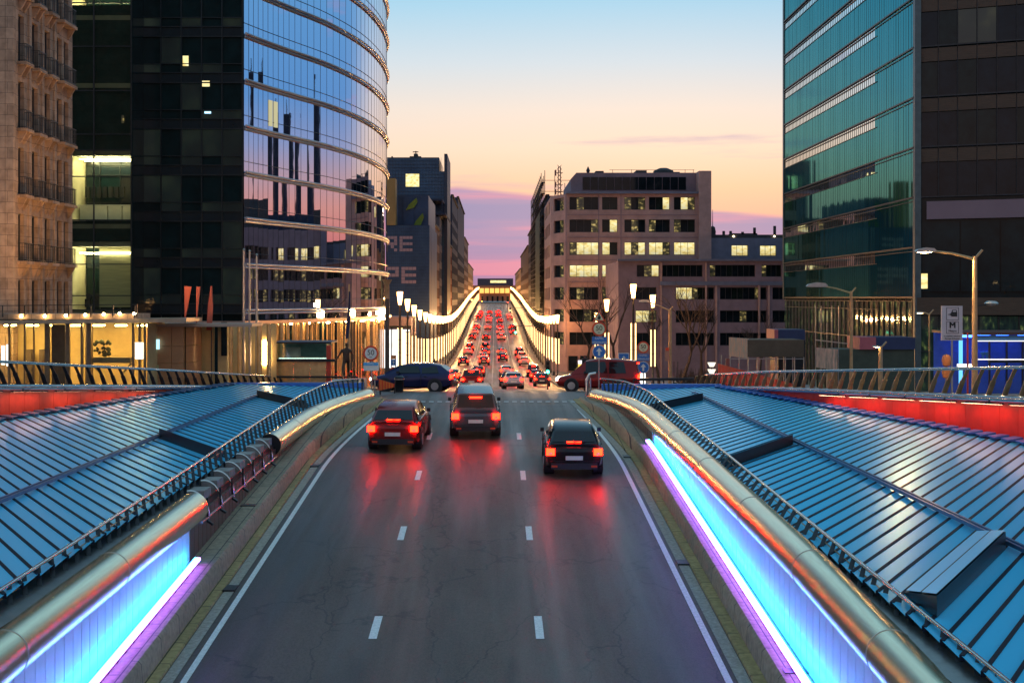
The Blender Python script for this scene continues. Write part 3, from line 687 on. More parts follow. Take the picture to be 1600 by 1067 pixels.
def window(parent, O, U, u0, u1, z0, z1, depth=.24, n=2, pat='d', fr=None, name='window', bar=.07):
    """pat: one letter per pane: k dark, d dim, l lit, b blind, g green"""
    fr = fr or FRAME; U = Vector(U).normalized(); Nn = Vector((U.y, -U.x, 0)); wd, h = u1-u0, z1-z0
    pat = (pat*n)[:n]; key = (round(wd, 2), round(h, 2), n, pat, fr.name, bar)
    if key not in WINC:
        mb = MB(); idx = {'k': 1, 'd': 2, 'l': 3, 'b': 4, 'g': 5, 's': 6}
        for a in (0, wd-bar): mb.box(a, a+bar, -.02, .05, 0, h)
        for z in (0, h-bar): mb.box(bar, wd-bar, -.02, .05, z, z+bar)
        for i in range(1, n): mb.box(wd*i/n-bar*.4, wd*i/n+bar*.4, -.018, .05, bar, h-bar)
        for i in range(n): mb.quad((wd*i/n, .03, 0), (wd*(i+1)/n, .03, 0), (wd*(i+1)/n, .03, h), (wd*i/n, .03, h), idx[pat[i]])
        me = bpy.data.meshes.new('window'); me.from_pydata(mb.v, [], mb.f)
        for m in (fr, WINDK, LIT_D, LIT_Y, DARKGL2, LIT_G, LIT_SHOP): me.materials.append(m)
        for p, i in zip(me.polygons, mb.m): p.material_index = i
        WINC[key] = me
    o = bpy.data.objects.new(name, WINC[key]); col.objects.link(o); o.parent = parent
    O = Vector(O); o.location = Vector((O.x+U.x*u0-Nn.x*depth, O.y+U.y*u0-Nn.y*depth, z0))-ORG[parent]
    o.rotation_euler = (0, 0, math.atan2(U.y, U.x)); ORG[o] = ORG[parent]; return o
def shell(parent, m, x0, x1, y0, y1, z0, z1, name='body'):
    mb = MB(); mb.box(x0, x1, y0, y1, z0, z1); return mb.build(name, m, parent)

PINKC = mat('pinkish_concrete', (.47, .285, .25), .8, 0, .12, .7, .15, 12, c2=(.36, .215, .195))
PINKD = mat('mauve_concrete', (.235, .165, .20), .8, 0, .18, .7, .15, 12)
GREYBL = mat('blue_grey_metal', (.16, .17, .24), .5, .2, .2, .8)
ROOFK = mat('roof_felt', (.05, .05, .055), .9, 0, .3, 2)
# ---- pinkish corner office block on the right of the street, d about 185
k = 185/F; q = lambda px: (px-773)*k; zz = lambda py: CAMZ-(py-466)*k
b = thing('office_block', 'pinkish concrete corner office block with rows of lit windows and set-back attic', 'building', (20, 185, G(185)))
rows = [(308, 328), (343, 363), (378.5, 398.5), (414, 433), (448.6, 468.6), (483, 503), (519, 539)]
cols = [(889.8, 935.3, 4), (940.8, 965, 2), (975.6, 1008.4, 3), (1013.9, 1046.6, 3), (1053, 1086, 3)]
PATS = {(0, 0): 'kdkk', (0, 1): 'bb', (0, 2): 'dkd', (0, 3): 'kbl', (0, 4): 'kld', (1, 0): 'kkkd', (1, 1): 'bl', (1, 2): 'kdk', (1, 3): 'dkk', (1, 4): 'dkb', (2, 0): 'dlll', (2, 1): 'lb',
        (2, 2): 'ldl', (2, 3): 'lld', (2, 4): 'lll', (3, 0): 'llll', (3, 1): 'll', (4, 0): 'kdkk', (4, 1): 'dk', (5, 0): 'kkdk', (5, 1): 'kk', (6, 0): 'kkkk', (6, 1): 'kk'}
O = (q(886), 185, 0); holes = []
for ri, (a, c) in enumerate(rows):
    for ci, (l, r_, n) in enumerate(cols):
        if (ri, ci) in PATS: holes.append((q(l)-O[0], q(r_)-O[0], zz(c), zz(a), n, PATS[(ri, ci)]))
Wd = q(1091)-O[0]
facade(b, PINKC, O, (1, 0, 0), Wd, G(185)-1, zz(303), holes, .3)
for h in holes: window(b, O, (1, 0, 0), h[0], h[1], h[2], h[3], .26, h[4], h[5])
mb = MB()
for py in (336, 371, 406, 441, 476): mb.box(O[0], q(1091), 184.94, 185, zz(py)-.03, zz(py)+.03)
for l, r_, n in cols[:3]: mb.box(q(l)-.55, q(l)-.45, 184.95, 185, -4, zz(304))
mb.build('panel_joints', PINKD, b)
shell(b, PINKC, q(886)+.02, q(1091), 185.34, 214, G(185)-1, zz(303)-.02)
mb = MB(); mb.box(q(884), q(1093), 184.6, 185.5, zz(303), zz(300)); mb.build('cornice', GREYBL, b)
mb = MB(); mb.box(q(1091), q(1110), 184.2, 214, G(185)-1, zz(268)); mb.build('side_tower', PINKC, b)
# chamfer and street side
c0, c1 = Vector((8.3, 189.5, 0)), Vector((q(886), 185, 0)); cu = (c1-c0); ch = [(.9, cu.length-1.0, zz(c), zz(a)) for a, c in rows]
facade(b, PINKC, c0, cu, cu.length, G(185)-1, zz(303), ch, .3)
for h in ch: window(b, c0, cu, *h, .26, 2, 'kd')
s0 = Vector((8.3, 214, 0)); sh = [(2+5.2*i, 5.6+5.2*i, zz(c), zz(a)) for a, c in rows for i in range(4)]
facade(b, PINKC, s0, (0, -1, 0), 24.5, G(200)-1, zz(303), sh, .3)
for i, h in enumerate(sh): window(b, s0, (0, -1, 0), *h, .26, 3, random.choice(['kdk', 'kkk', 'dkk', 'lkd']))
# attic
at = MB(); at.prism([(q(893), 187, zz(302)), (q(1091), 187, zz(302)), (q(1091), 187, zz(268)), (q(902), 187, zz(268)), (q(893), 187, zz(278))], (0, 20, 0)); at.build('attic', PINKD, b)
mb = MB()
for i in range(13): mb.box(q(912)+i*q(773+12.6)*1.0, q(912)+i*q(773+12.6)+q(773+11.6), 186.92, 187.02, zz(295), zz(275))
mb.build('attic_louvres', WINDK, b)
mb = MB(); mb.box(q(935), q(948), 190, 194, zz(268), zz(262)); mb.box(q(1000), q(1017), 190, 196, zz(268), zz(261)); mb.box(q(1036), q(1070), 190, 196, zz(268), zz(263.5)); mb.lathe([(1.6, 0), (1.5, .5), (.6, .9)], (q(1048), 193, zz(264)))
for x in (q(960), q(990), q(1075), q(1088)): mb.box(x, x+.06, 188, 188.06, zz(268), zz(262))
mb.bar((q(955), 188, zz(262.5)), (q(1090), 188, zz(262.5)), .05); mb.lathe([(.12, 0), (.30, .5), (.05, 1.1)], (q(922), 189, zz(268))); mb.build('roof_plant', ROOFK, b)
mb = MB()
for i in range(6): mb.box(q(888)+i*1.7, q(888)+i*1.7+1.35, 184.9, 184.98, G(185)+.3, zz(556))
mb.build('shop_glazing', WINDK, b)
# ---- stepped lower wing in front of it
k = 165/F
b = thing('office_wing', 'lower mauve office wing with long window bands beside the pinkish block', 'building', (30, 165, G(165)))
O = (q(966), 165, 0); hl = []
for (a, c), ws in (((414, 432.5), [(995, 1030, 3, 'kdl'), (1033, 1098, 7, 'kkbkbkk'), (1109, 1180, 8, 'dkkbkkkk'), (1190, 1221, 4, 'dbkb'), (1226, 1290, 5, 'k')]),
                   ((449, 468), [(993, 1026, 3, 'kkk'), (1056, 1116, 7, 'llldbbk'), (1125, 1198, 8, 'kkbbkkdk'), (1207, 1240, 3, 'k'), (1245, 1300, 4, 'k')]),
                   ((485, 504), [(993, 1026, 3, 'lld'), (1056, 1116, 6, 'k'), (1125, 1198, 7, 'kkkdkkk'), (1207, 1240, 3, 'k')]),
                   ((520, 540), [(993, 1026, 3, 'k'), (1056, 1116, 6, 'kk'), (1125, 1198, 7, 'k'), (1207, 1240, 3, 'k')])):
    for l, r_, n, pt in ws: hl.append((q(l)-O[0], q(r_)-O[0], CAMZ-(c-466)*k, CAMZ-(a-466)*k, n, pt))
zt = lambda py: CAMZ-(py-466)*k
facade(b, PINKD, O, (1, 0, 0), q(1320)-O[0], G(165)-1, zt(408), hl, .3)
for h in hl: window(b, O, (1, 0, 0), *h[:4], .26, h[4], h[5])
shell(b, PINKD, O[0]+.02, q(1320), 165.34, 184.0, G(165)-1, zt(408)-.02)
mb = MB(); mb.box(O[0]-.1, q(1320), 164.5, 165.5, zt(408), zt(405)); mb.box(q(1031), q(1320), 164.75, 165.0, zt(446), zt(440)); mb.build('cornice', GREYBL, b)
mb = MB()
for px in (1033, 1103, 1186, 1119, 1201): mb.box(q(px)-.12, q(px)+.12, 164.8, 165.02, zt(600), zt(441) if px > 1110 else zt(410))
mb.build('downpipes', PINKC, b)
k2 = 187/F; zq = lambda py: CAMZ-(py-466)*k2; q2 = lambda px: (px-773)*k2
b2_ = thing('rear_office_block', 'blue grey upper office storey with two lit windows behind the mauve wing', 'building', (q2(1170), 187, G(187)))
hl = [(q2(1143)-q2(1111), q2(1169)-q2(1111), zq(400), zq(383), 3, 'lll'), (q2(1187.5)-q2(1111), q2(1213)-q2(1111), zq(400), zq(383.5), 3, 'lll')]
facade(b2_, GREYBL, (q2(1111), 187, 0), (1, 0, 0), q2(1320)-q2(1111), -6, zq(372), hl, .3)
for h in hl: window(b2_, (q2(1111), 187, 0), (1, 0, 0), *h[:4], .26, h[4], h[5])
shell(b2_, GREYBL, q2(1111)+.02, q2(1320), 187.34, 205, -6, zq(372)-.02)
mb = MB(); mb.box(q2(1111), q2(1320), 188.5, 204, zq(372), zq(366)); mb.box(q2(1113), q2(1122), 189, 192, zq(366), zq(359)); mb.lathe([(.5, 0), (.35, .8), (.06, 1.0), (.03, 3.4)], (q2(1119), 190, zq(362)))
for px, h in ((1135, 2.5), (1146, 2.5), (1165, 2), (1184, 2.2), (1184, 4.5), (1216, 5.5)): mb.box(q2(px), q2(px)+.35, 190, 190.4, zq(366), zq(366)+h*.25)
mb.box(q2(1150), q2(1190), 190, 193, zq(366), zq(363)); mb.build('roof_plant', ROOFK, b2_)
for px in (1149, 1213): mb = MB(); mb.lathe([(.05, 0), (.17, .1), (.05, .25)], (q2(px), 188.3, zq(370)), 8); mb.build('roof_lamp', emit('roof_lamp_light', (1, .75, .4), 10), b2_)

# ---- teal glass tower on the right
tw = thing('glass_tower', 'teal glass office tower with vertical fins and bright mirrored bands', 'building', (34, 100, G(100)))
LX, D0, D1 = 30.8, 94.0, 136.0
FZ = [4.57+3.66*i for i in range(16)]
TOPZ = FZ[-1]
mb = MB(); npan = 70; step = (D1-D0)/npan
rng = random.Random(3)
for i in range(npan):
    a, c = D0+i*step, D0+(i+1)*step
    for j in range(len(FZ)-1):
        t = rng.uniform(-.012, .012); u = rng.uniform(-.006, .006)
        z0 = FZ[j]; z1 = FZ[j+1]-(.95 if a > D0+9 and j >= 0 else 0)
        mb.quad((LX-.025+t*.5, c, z0), (LX+.012+t*.5+u*.5, a, z0), (LX+.012+t*.5, a, z1), (LX-.025+t*.5-u*.5, c, z1))
mb.build('shingle_glazing', TEAL, tw)
mb = MB()
for i in range(npan):
    a, c = D0+i*step, D0+(i+1)*step
    if a > D0+9:
        for j in range(0, len(FZ)-1): mb.quad((LX-.01, c, FZ[j+1]-.95), (LX-.01+rng.uniform(-.003, .003), a, FZ[j+1]-.95), (LX-.01, a, FZ[j+1]-.12), (LX-.01, c, FZ[j+1]-.12))
mb.build('band_windows', TEALB, tw)
mb = MB()
for i in range(npan+1):
    d = D0+i*step; mb.box(LX-.035, LX+.02, d-.012, d+.012, 4.4, TOPZ)
mb.build('fins', mat('fin_glass', (.010, .05, .06), .2, .2, .3, 2), tw)
mb = MB()
for z in FZ:
    mb.box(LX-.14, LX+.06, D0-.1, D1+.1, z-.07, z+.05); mb.box(LX-.10, LX+.06, D0-.1, D1+.1, z-.32, z-.27)
    mb.box(LX-.08, LX+.06, D0+9, D1, z-.99, z-.94)
mb.build('floor_ledges', DARKMET, tw)
CTR = mat('corner_trim', (.08, .11, .12), .4, .5, .2, 2)
mb = MB(); mb.box(LX-.1, LX+.3, D1, D1+.5, 4.4, TOPZ); mb.build('corner_trim', CTR, tw)
mb = MB(); mb.box(LX-.1, LX+.35, D0-.5, D0, -3, TOPZ); mb.build('corner_trim', CTR, tw)
e2 = Vector((LX+22*.922, D0-22*.387, 0))
mb = MB(); mb.prism([(LX+.1, D0, -4), (e2.x, e2.y+.2, -4), (e2.x+6, D1, -4), (LX+.1, D1, -4)], (0, 0, TOPZ+4)); mb.build('core', DARKGL, tw)
# dark front
Of = Vector((LX+.12, D0-.1, 0)); Uf = Vector((.922, -.387, 0)).normalized(); Nf = Vector((Uf.y, -Uf.x, 0)); pf = lambda u, z, n=0: Of+Uf*u+Nf*n+Vector((0, 0, z))
LOUV = mat('timber_louvre', (.085, .048, .028), .6, 0, .35, 3, .8, 8, stretch=(.4, .4, 12))
mb, mg, mf = MB(), MB(), MB(); nb = 12; bw = 1.32
for j in range(2, len(FZ)-1):
    z = FZ[j]; mb = MB()
    for i in range(nb):
        u0, u1 = .25+i*bw, .25+(i+1)*bw-.06
        mb.hexa([pf(u0, z+2.55, .10), pf(u1, z+2.55, .10), pf(u1, z+2.55, 0), pf(u0, z+2.55, 0), pf(u0, z+3.5, .16), pf(u1, z+3.5, .16), pf(u1, z+3.5, 0), pf(u0, z+3.5, 0)])
        mg.quad(pf(u0, z+.05, .03), pf(u1, z+.05, .03), pf(u1, z+2.5, .03), pf(u0, z+2.5, .03), rng.choice([0, 0, 0, 0, 1, 1, 2]) if j < 10 else rng.choice([0, 0, 1, 2, 2]))
    mb.build('louvre_band', LOUV, tw)
    mf.bar(pf(0, z, .14), pf(nb*bw+.3, z, .14), .12, .1)
for i in range(nb+1): mf.bar(pf(.22+i*bw, FZ[2], .08), pf(.22+i*bw, TOPZ, .08), .05, .1)
mg.build('front_windows', [WINDK, DARKGL2, lit('faint_window', [(.3, (.003, .005, .004)), (.55, (.010, .014, .008)), (.75, (.05, .05, .02))], .6, (.5, .5, .6), .6)], tw); mf.build('front_frames', DARKMET, tw)
mb = MB(); mb.hexa([pf(.75, 10.25, .3), pf(16, 10.25, .3), pf(16, 10.25, .05), pf(.75, 10.25, .05), pf(.75, 11.55, .3), pf(16, 11.55, .3), pf(16, 11.55, .05), pf(.75, 11.55, .05)]); mb.build('fascia_sign', mat('mauve_fascia', (.22, .14, .165), .5, 0, .08, .5), tw)
mb = MB()
for i in range(6): mb.quad(pf(.4+i*2.7, 5.0, .06), pf(3.0+i*2.7, 5.0, .06), pf(3.0+i*2.7, 10.1, .06), pf(.4+i*2.7, 10.1, .06))
mb.build('lower_glazing', DARKGL, tw)
mb = MB(); mb.hexa([pf(0, 3.3, .4), pf(17, 3.3, .4), pf(17, 3.3, 0), pf(0, 3.3, 0), pf(0, 4.55, .4), pf(17, 4.55, .4), pf(17, 4.55, 0), pf(0, 4.55, 0)]); mb.build('timber_soffit', LOUV, tw)
# glazed lobby under both sides
mb, mf = MB(), MB()
for i in range(12): mb.quad(pf(.3+i*1.35, -2.6, .02), pf(1.55+i*1.35, -2.6, .02), pf(1.55+i*1.35, 3.2, .02), pf(.3+i*1.35, 3.2, .02)); mf.bar(pf(.22+i*1.35, -2.6, .05), pf(.22+i*1.35, 3.2, .05), .09, .12)
for i in range(30): a = D0+.3+i*1.39; mb.quad((LX, a+1.33, -4), (LX, a, -4), (LX, a, 4.3), (LX, a+1.33, 4.3)); mf.box(LX-.09, LX, a-.05, a, -4, 4.4)
mf.bar(pf(0, .6, .06), pf(17, .6, .06), .1, .1); mf.box(LX-.08, LX, D0, D1, 1.2, 1.3)
mb.build('lobby_glazing', LIT_G, tw); mf.build('lobby_frames', DARKMET, tw)
mb = MB(); mb.quad(pf(.35, 5.2, .08), pf(.8, 5.2, .08), pf(.8, 6.3, .08), pf(.35, 6.3, .08)); mb.build('lit_lamp_window', LIT_Y, tw)
# opened sash high on the fins
mb = MB(); a = D1-7.0; z = FZ[11]+.6; mb.hexa([(LX-.02, a, z), (LX-.55, a+.05, z), (LX-.55, a+1.1, z), (LX-.02, a+1.1, z), (LX-.02, a, z+2.0), (LX-.06, a+.05, z+2.0), (LX-.06, a+1.1, z+2.0), (LX-.02, a+1.1, z+2.0)]); mb.build('open_sash', TEALB, tw)

# ---- curved mirror tower on the left
tl = thing('curved_glass_tower', 'curved mirror glass tower with steel floor rings and a dark flat side', 'building', (-20, 105, G(100)))
CP = [(-19.6, 100), (-18.35, 103.6), (-16.8, 107.6), (-14.8, 112.8), (-12.95, 120), (-11.95, 127), (-11.6, 134), (-11.9, 141), (-13, 147), (-15, 152)]
def catmull(pts, n):
    out = []; p = [Vector((*a, 0)) for a in pts]; p = [p[0]*2-p[1]]+p+[p[-1]*2-p[-2]]
    for i in range(1, len(p)-2):
        for t in np.linspace(0, 1, n, False):
            a, b_, c, d = p[i-1:i+3]; out.append(.5*((2*b_)+(c-a)*t+(2*a-5*b_+4*c-d)*t*t+(3*b_-a-3*c+d)*t**3))
    out.append(p[-2]); return out
cur = catmull(CP, 5); cur = [v+Vector((0, 0, 0)) for v in cur]
RZ = [3.55+3.6*i for i in range(16)]
mb, mt, mm = MB(), MB(), MB(); rng = random.Random(5)
for i in range(len(cur)-1):
    a, c = cur[i], cur[i+1]; t = (c-a).normalized(); n = Vector((t.y, -t.x, 0)); mm.bar(a+n*.01+Vector((0, 0, 2.7)), a+n*.01+Vector((0, 0, RZ[-1])), .014, .012)
    for j in range(len(RZ)-1):
        e1, e2_ = rng.uniform(-.002, .002), rng.uniform(-.004, .004)
        mb.quad(a+n*e1+Vector((0, 0, RZ[j])), c-n*e1+Vector((0, 0, RZ[j])), c-n*(e1)+n*e2_+Vector((0, 0, RZ[j+1])), a+n*e1+n*e2_+Vector((0, 0, RZ[j+1])))
    mb.quad(a+Vector((0, 0, 2.8)), c+Vector((0, 0, 2.8)), c+Vector((0, 0, RZ[0])), a+Vector((0, 0, RZ[0])))
mb.build('curved_glazing', MIRROR, tl); mm.build('mullions', DARKMET, tl)
nrm = []
for i in range(len(cur)): t = (cur[min(i+1, len(cur)-1)]-cur[max(i-1, 0)]).normalized(); nrm.append(Vector((t.y, -t.x, 0)))
for z in RZ:
    r = MB(); r.tube([p+n*.20+Vector((0, 0, z)) for p, n in zip(cur, nrm)], .105, 10); r.tube([p+n*.12+Vector((0, 0, z-.24)) for p, n in zip(cur, nrm)], .09, 8)
    r.build('floor_ring', mat('ring_steel', (.36, .36, .38), .34, 1, .1, 3), tl, True)
mb = MB()
for z in RZ: mb.tube([p+n*.03+Vector((0, 0, z+.85)) for p, n in zip(cur, nrm)], .022, 4)
mb.build('transoms', DARKMET, tl)
# flat dark side facing the plaza
Wf = 12.2; Of = Vector((-19.7-Wf, 100, 0))
mb, mf, ms = MB(), MB(), MB()
nc = 7; cw = 1.59
for j in range(len(RZ)-1):
    for i in range(nc+1):
        u1 = Wf-i*cw; u0 = max(u1-cw, 0); z = RZ[j]
        if u1 <= 0: continue
        kk = rng.choice([0, 0, 1])
        if (j, i) == (4, 1): kk = 0
        for za, zb in ((.5, 1.25), (1.25, 3.35)): mb.quad((Of.x+u0, 100, z+za), (Of.x+u1, 100, z+za), (Of.x+u1, 100, z+zb), (Of.x+u0, 100, z+zb), kk if zb > 2 else rng.choice([0, 1]))

for i in range(nc+1): x = Of.x+Wf-i*cw; mf.box(x-.05, x+.05, 99.86, 100, 2.7, RZ[-1])
for z in RZ: mf.box(Of.x, Of.x+Wf, 99.88, 100, z+1.2, z+1.27); mf.box(Of.x, Of.x+Wf, 99.84, 100, z-.3, z-.2); mf.box(Of.x, Of.x+Wf, 99.84, 100, z+.48, z+.56)
FAINT = lit('faint_room', [(.30, (.001, .004, .005)), (.5, (.004, .010, .009)), (.75, (.016, .026, .016))], .6, (.8, .8, .5), .7)
mb.build('flat_glazing', [DARKGL, FAINT, LIT_D], tl); mf.build('flat_mullions', mat('mullion_dark', (.012, .02, .025), .4, .3, .2, 2), tl); 
for z in RZ[:-1]: ms = MB(); ms.box(Of.x, Of.x+Wf, 99.95, 100.02, z-.25, z+.5); ms.build('spandrel', mat('spandrel_dark', (.008, .018, .026), .15, 0, .2, 1), tl)
mb = MB(); body = [(-19.75, 100.35)]+[(p.x-.35, p.y+.1) for p in cur[1:]]+[(Of.x, 152)]+[(Of.x, 100.35)]
mb.prism([(x, y, -4) for x, y in body], (0, 0, RZ[-1]+4)); mb.build('core', DARKGL, tl)
mb = MB(); mb.quad((-22.85, 99.9, 21.0), (-22.25, 99.9, 21.0), (-22.25, 99.9, 21.45), (-22.85, 99.9, 21.45)); mb.quad((-24.35, 99.9, 22.6), (-23.9, 99.9, 22.6), (-23.9, 99.9, 23.4), (-24.35, 99.9, 23.4)); mb.build('lit_room', LIT_Y, tl)
mb = MB(); x = P(325, 178, 100); mb.quad((x.x-.25, 99.9, x.z), (x.x+.25, 99.9, x.z), (x.x+.25, 99.9, x.z+.16), (x.x-.25, 99.9, x.z+.16)); mb.build('lit_screen', emit('screen_light', (.4, .75, 1), 2.5), tl)
# two curtained lit panes in the curved skin
for i in (5, 6):
    a, c = cur[i], cur[i+1]; n = nrm[i]; g = MB(); z = RZ[4]+1.0
    g.quad(a.lerp(c, .08)+n*.05+Vector((0, 0, z-.5)), a.lerp(c, .8)+n*.05+Vector((0, 0, z-.5)), a.lerp(c, .8)+n*.05+Vector((0, 0, z+1.6)), a.lerp(c, .08)+n*.05+Vector((0, 0, z+1.6))); g.build('curtained_pane', emit('curtain_glow', (.78, .72, .42), .75), tl)
# canopy edge and folded bronze ground floor
low_ = [Vector((-31.9, 99.3, 0)), Vector((-19.4, 99.3, 0))]+[p+n*.5 for p, n in zip(cur[1:], nrm[1:])]
mb = MB()
for a, c in zip(low_, low_[1:]): mb.hexa([a+Vector((0, 0, 2.45)), c+Vector((0, 0, 2.45)), c+Vector((-.6, .5, 2.45)), a+Vector((-.6, .5, 2.45)), a+Vector((0, 0, 2.72)), c+Vector((0, 0, 2.72)), c+Vector((-.6, .5, 2.72)), a+Vector((-.6, .5, 2.72))])
mb.build('canopy_edge', mat('canopy_edge_metal', (.50, .34, .28), .4, .4, .15, 1), tl)
GOLD = mat('polished_bronze', (.74, .48, .22), .25, .55, .25, 2)
mb = MB()
for i in range(6, len(cur)-1):
    for f in (0, .33, .66):
        p = cur[i].lerp(cur[i+1], f)-nrm[i]*.55; mb.tube([p+Vector((0, 0, -5)), p+Vector((0, 0, 2.5))], rng.choice([.16, .2, .26]), 10)
for i in range(9): x = -19.9+i*.42; mb.tube([(x+.9, 101+i*.7, -5), (x+.9, 101+i*.7, 2.5)], rng.choice([.15, .22]), 10)
mb.build('bronze_columns', GOLD, tl, True)
mb = MB()
for a, c in zip(cur, cur[1:]): mb.quad(a+Vector((-1.6, .6, -5)), c+Vector((-1.6, .6, -5)), c+Vector((-1.6, .6, 2.6)), a+Vector((-1.6, .6, 2.6)))
mb.build('ground_floor_wall', mat('warm_stone', (.50, .34, .20), .5, 0, .25, 1), tl)
for i in range(3, len(cur)-8, 3):
    p = cur[i]+nrm[i]*.12; g = MB(); g.lathe([(.05, 0), (.16, .02), (.16, .10), (.05, .12)], (p.x, p.y, 2.30), 8); g.build('downlight', FLOOD, tl)
for i in (14, 19, 27, 29, 31): # bright lamps in the fascia
    p = cur[i]+nrm[i]*.15; g = MB(); g.box(p.x-.18, p.x+.18, p.y-.1, p.y+.1, 2.85, 3.35); g.build('fascia_lamp', FLOOD, tl)

# ---- warm stone apartment house, far left
STONE = masonry('warm_limestone', (.44, .30, .21), (.16, .11, .08), 1.15, .55)
ASH = paved('ashlar_stone', (.46, .33, .23), (.22, .15, .10), 1, 1.2, .55, .8, 0)
sb = thing('stone_house', 'tan stone apartment house with tall windows and small iron balconies', 'building', (-26, 66, 0))
Oz = Vector((-24.4, 64.6, 0)); Ws = 9.35
floors = [6.4+3.4*i for i in range(-1, 9)]
wd = [(65.55, 66.35), (67.5, 68.35), (69.4, 70.25), (71.35, 72.15), (72.5, 73.25)]
hl = [(a-64.6, c-64.6, z+.05, z+2.45) for z in floors for a, c in wd]
facade(sb, STONE, Oz, (0, 1, 0), Ws, .2, 40, hl, .3)
for h in hl: window(sb, Oz, (0, 1, 0), *h, .22, 2, random.choice(['kk', 'bb', 'bk', 'kb', 'bb']), STONE if False else FRAME)
facade(sb, STONE, (-33, 64.6, 0), (1, 0, 0), 8.28, .2, 40, [], .3, 'front_wall')
shell(sb, STONE, -40, -24.75, 64.95, 73.9, .1, 39.9)
mb = MB()
for d in (64.6, 67.0, 68.9, 70.85): mb.box(-24.4, -24.30, d-.14 if d > 65 else 64.6, d+.14 if d > 65 else 64.95, .2, 40)
mb.build('pilasters', STONE, sb)
bal_m = MB()
def balcony(d0, d1, z):
    g = MB(); g.prism([(-24.4, d0-.15, z-.16), (-23.92, d0-.15, z-.16), (-23.92, d1+.15, z-.16), (-24.4, d1+.15, z-.16)], (0, 0, .16))
    for d in (d0+.05, d1-.17): g.prism([(-24.4, d, z-.75), (-24.32, d, z-.75), (-23.98, d, z-.16), (-24.4, d, z-.16)], (0, .14, 0))
    o = g.build('balcony_slab', STONE, sb)
    r = MB()
    n = max(4, int((d1-d0)/.13))
    for i in range(n+1): y = d0-.05+(d1-d0+.1)*i/n; r.box(-23.99, -23.97, y-.008, y+.008, z, z+.92)
    for y in (d0-.06, d1+.06):
        for x in (-24.3, -24.18, -24.06): r.box(x-.008, x+.008, y-.01, y+.01, z, z+.92)
    for zz_ in (z+.06, z+.9): r.box(-24.4, -23.96, d0-.075, d0-.045, zz_, zz_+.03); r.box(-24.4, -23.96, d1+.045, d1+.075, zz_, zz_+.03); r.box(-23.995, -23.96, d0-.045, d1+.045, zz_, zz_+.03)
    r.build('balcony_rail', DARKMET, o)
for z in floors[1:]:
    for a, c in wd[:3]: balcony(a, c, z)
    balcony(wd[3][0], wd[4][1], z)

# ---- glazed link with lit floors beside the stone house
an = thing('glazed_link', 'dark glass link building with two brightly lit office floors', 'building', (-29, 97, 0))
k = 97.0/F; xa, xb = P(112, 0, 97).x, P(205.5, 0, 97).x
az_ = lambda py: CAMZ-(py-466)*k
CREAM = mat('cream_wall', (.62, .58, .40), .8, 0, .1, 1)
mb = MB(); mb.quad((xa, 101.5, 0), (xb, 101.5, 0), (xb, 101.5, 40), (xa, 101.5, 40)); mb.quad((xa, 97.1, 0), (xa, 101.5, 0), (xa, 101.5, 40), (xa, 97.1, 40)); mb.quad((xb, 101.5, 0), (xb, 97.1, 0), (xb, 97.1, 40), (xb, 101.5, 40)); mb.build('inner_walls', CREAM, an)
mb = MB(); mb.box(xb+.03, xb+.12, 96.95, 100.0, 0, 40); mb.build('side_cladding', DARKGL, an)
mb = MB()
for py in (497, 484, 378, 350, 236, 130, 24): mb.box(xa, xb, 97.12, 101.5, az_(py)-.35, az_(py))
mb.build('floor_slab', mat('slab_edge', (.10, .10, .08), .7, 0, .2, 1), an)
mb = MB()
for py, n in ((238, 3), (386, 3), (8, 2)):
    for i in range(n): mb.box(xa+.3, xb-.3, 97.9+i*1.2, 98.05+i*1.2, az_(py)-.46, az_(py)-.40)
mb.build('ceiling_lamps', CEIL, an)
mb = MB()
for i in range(4): mb.box(xa+.1+i*1.1, xa+1.1+i*1.1, 98.6, 99.1, az_(342), az_(320))
mb.box(xa, xb, 98.4, 98.5, az_(320), az_(318)); mb.build('cabinets', mat('white_cabinet', (.75, .74, .66), .5, 0, .1, 2), an)
mb = MB()
for x in (xa+.6, xa+1.3, xa+2.4):
    mb.box(x, x+.38, 98.2, 98.6, az_(480), az_(467)); mb.box(x+.02, x+.36, 98.55, 98.6, az_(467), az_(458))
for i in range(7): mb.box(xa+.3+i*.45, xa+.62+i*.45, 99.3, 99.5, az_(305), az_(288))
mb.build('chairs', DARKMET, an)
mb = MB(); mb.box(P(149, 0, 97).x, xb, 98.0, 98.1, az_(480), az_(370)); mb.build('slatted_screen', mat('slat_screen', (.30, .29, .19), .6, 0, .3, 2, .5, 10, stretch=(.3, 1, 9)), an)
mb = MB(); mb.box(xa, xb, 97.14, 97.2, az_(377), az_(345)); mb.box(xa, xb, 97.14, 97.2, az_(235), az_(8)); mb.build('dark_spandrel', DARKGL, an)
mb = MB(); mb.quad((xa, 97.0, 0), (xb, 97.0, 0), (xb, 97.0, 40), (xa, 97.0, 40)); mb.build('glazing', clearglass('link_glass', (.90, .92, .72), .05), an)
mb = MB(); xm = P(147, 0, 97).x
for x in (xa, xm, xb): mb.box(x-.05, x+.05, 96.9, 97.0, .2, 40)
for py in (484, 462, 413, 344, 276, 235, 210, 142, 73, 5): mb.box(xa, xb, 96.92, 97.0, az_(py)-.04, az_(py)+.04)
mb.build('mullions', DARKMET, an)
for x_, y_ in ((P(190, 186, 97).x, az_(193)),): mb = MB(); mb.quad((x_, 96.97, y_), (x_+.2, 96.97, y_), (x_+.2, 96.97, y_+.6), (x_, 96.97, y_+.6)); mb.build('lit_pane', LIT_D, an)

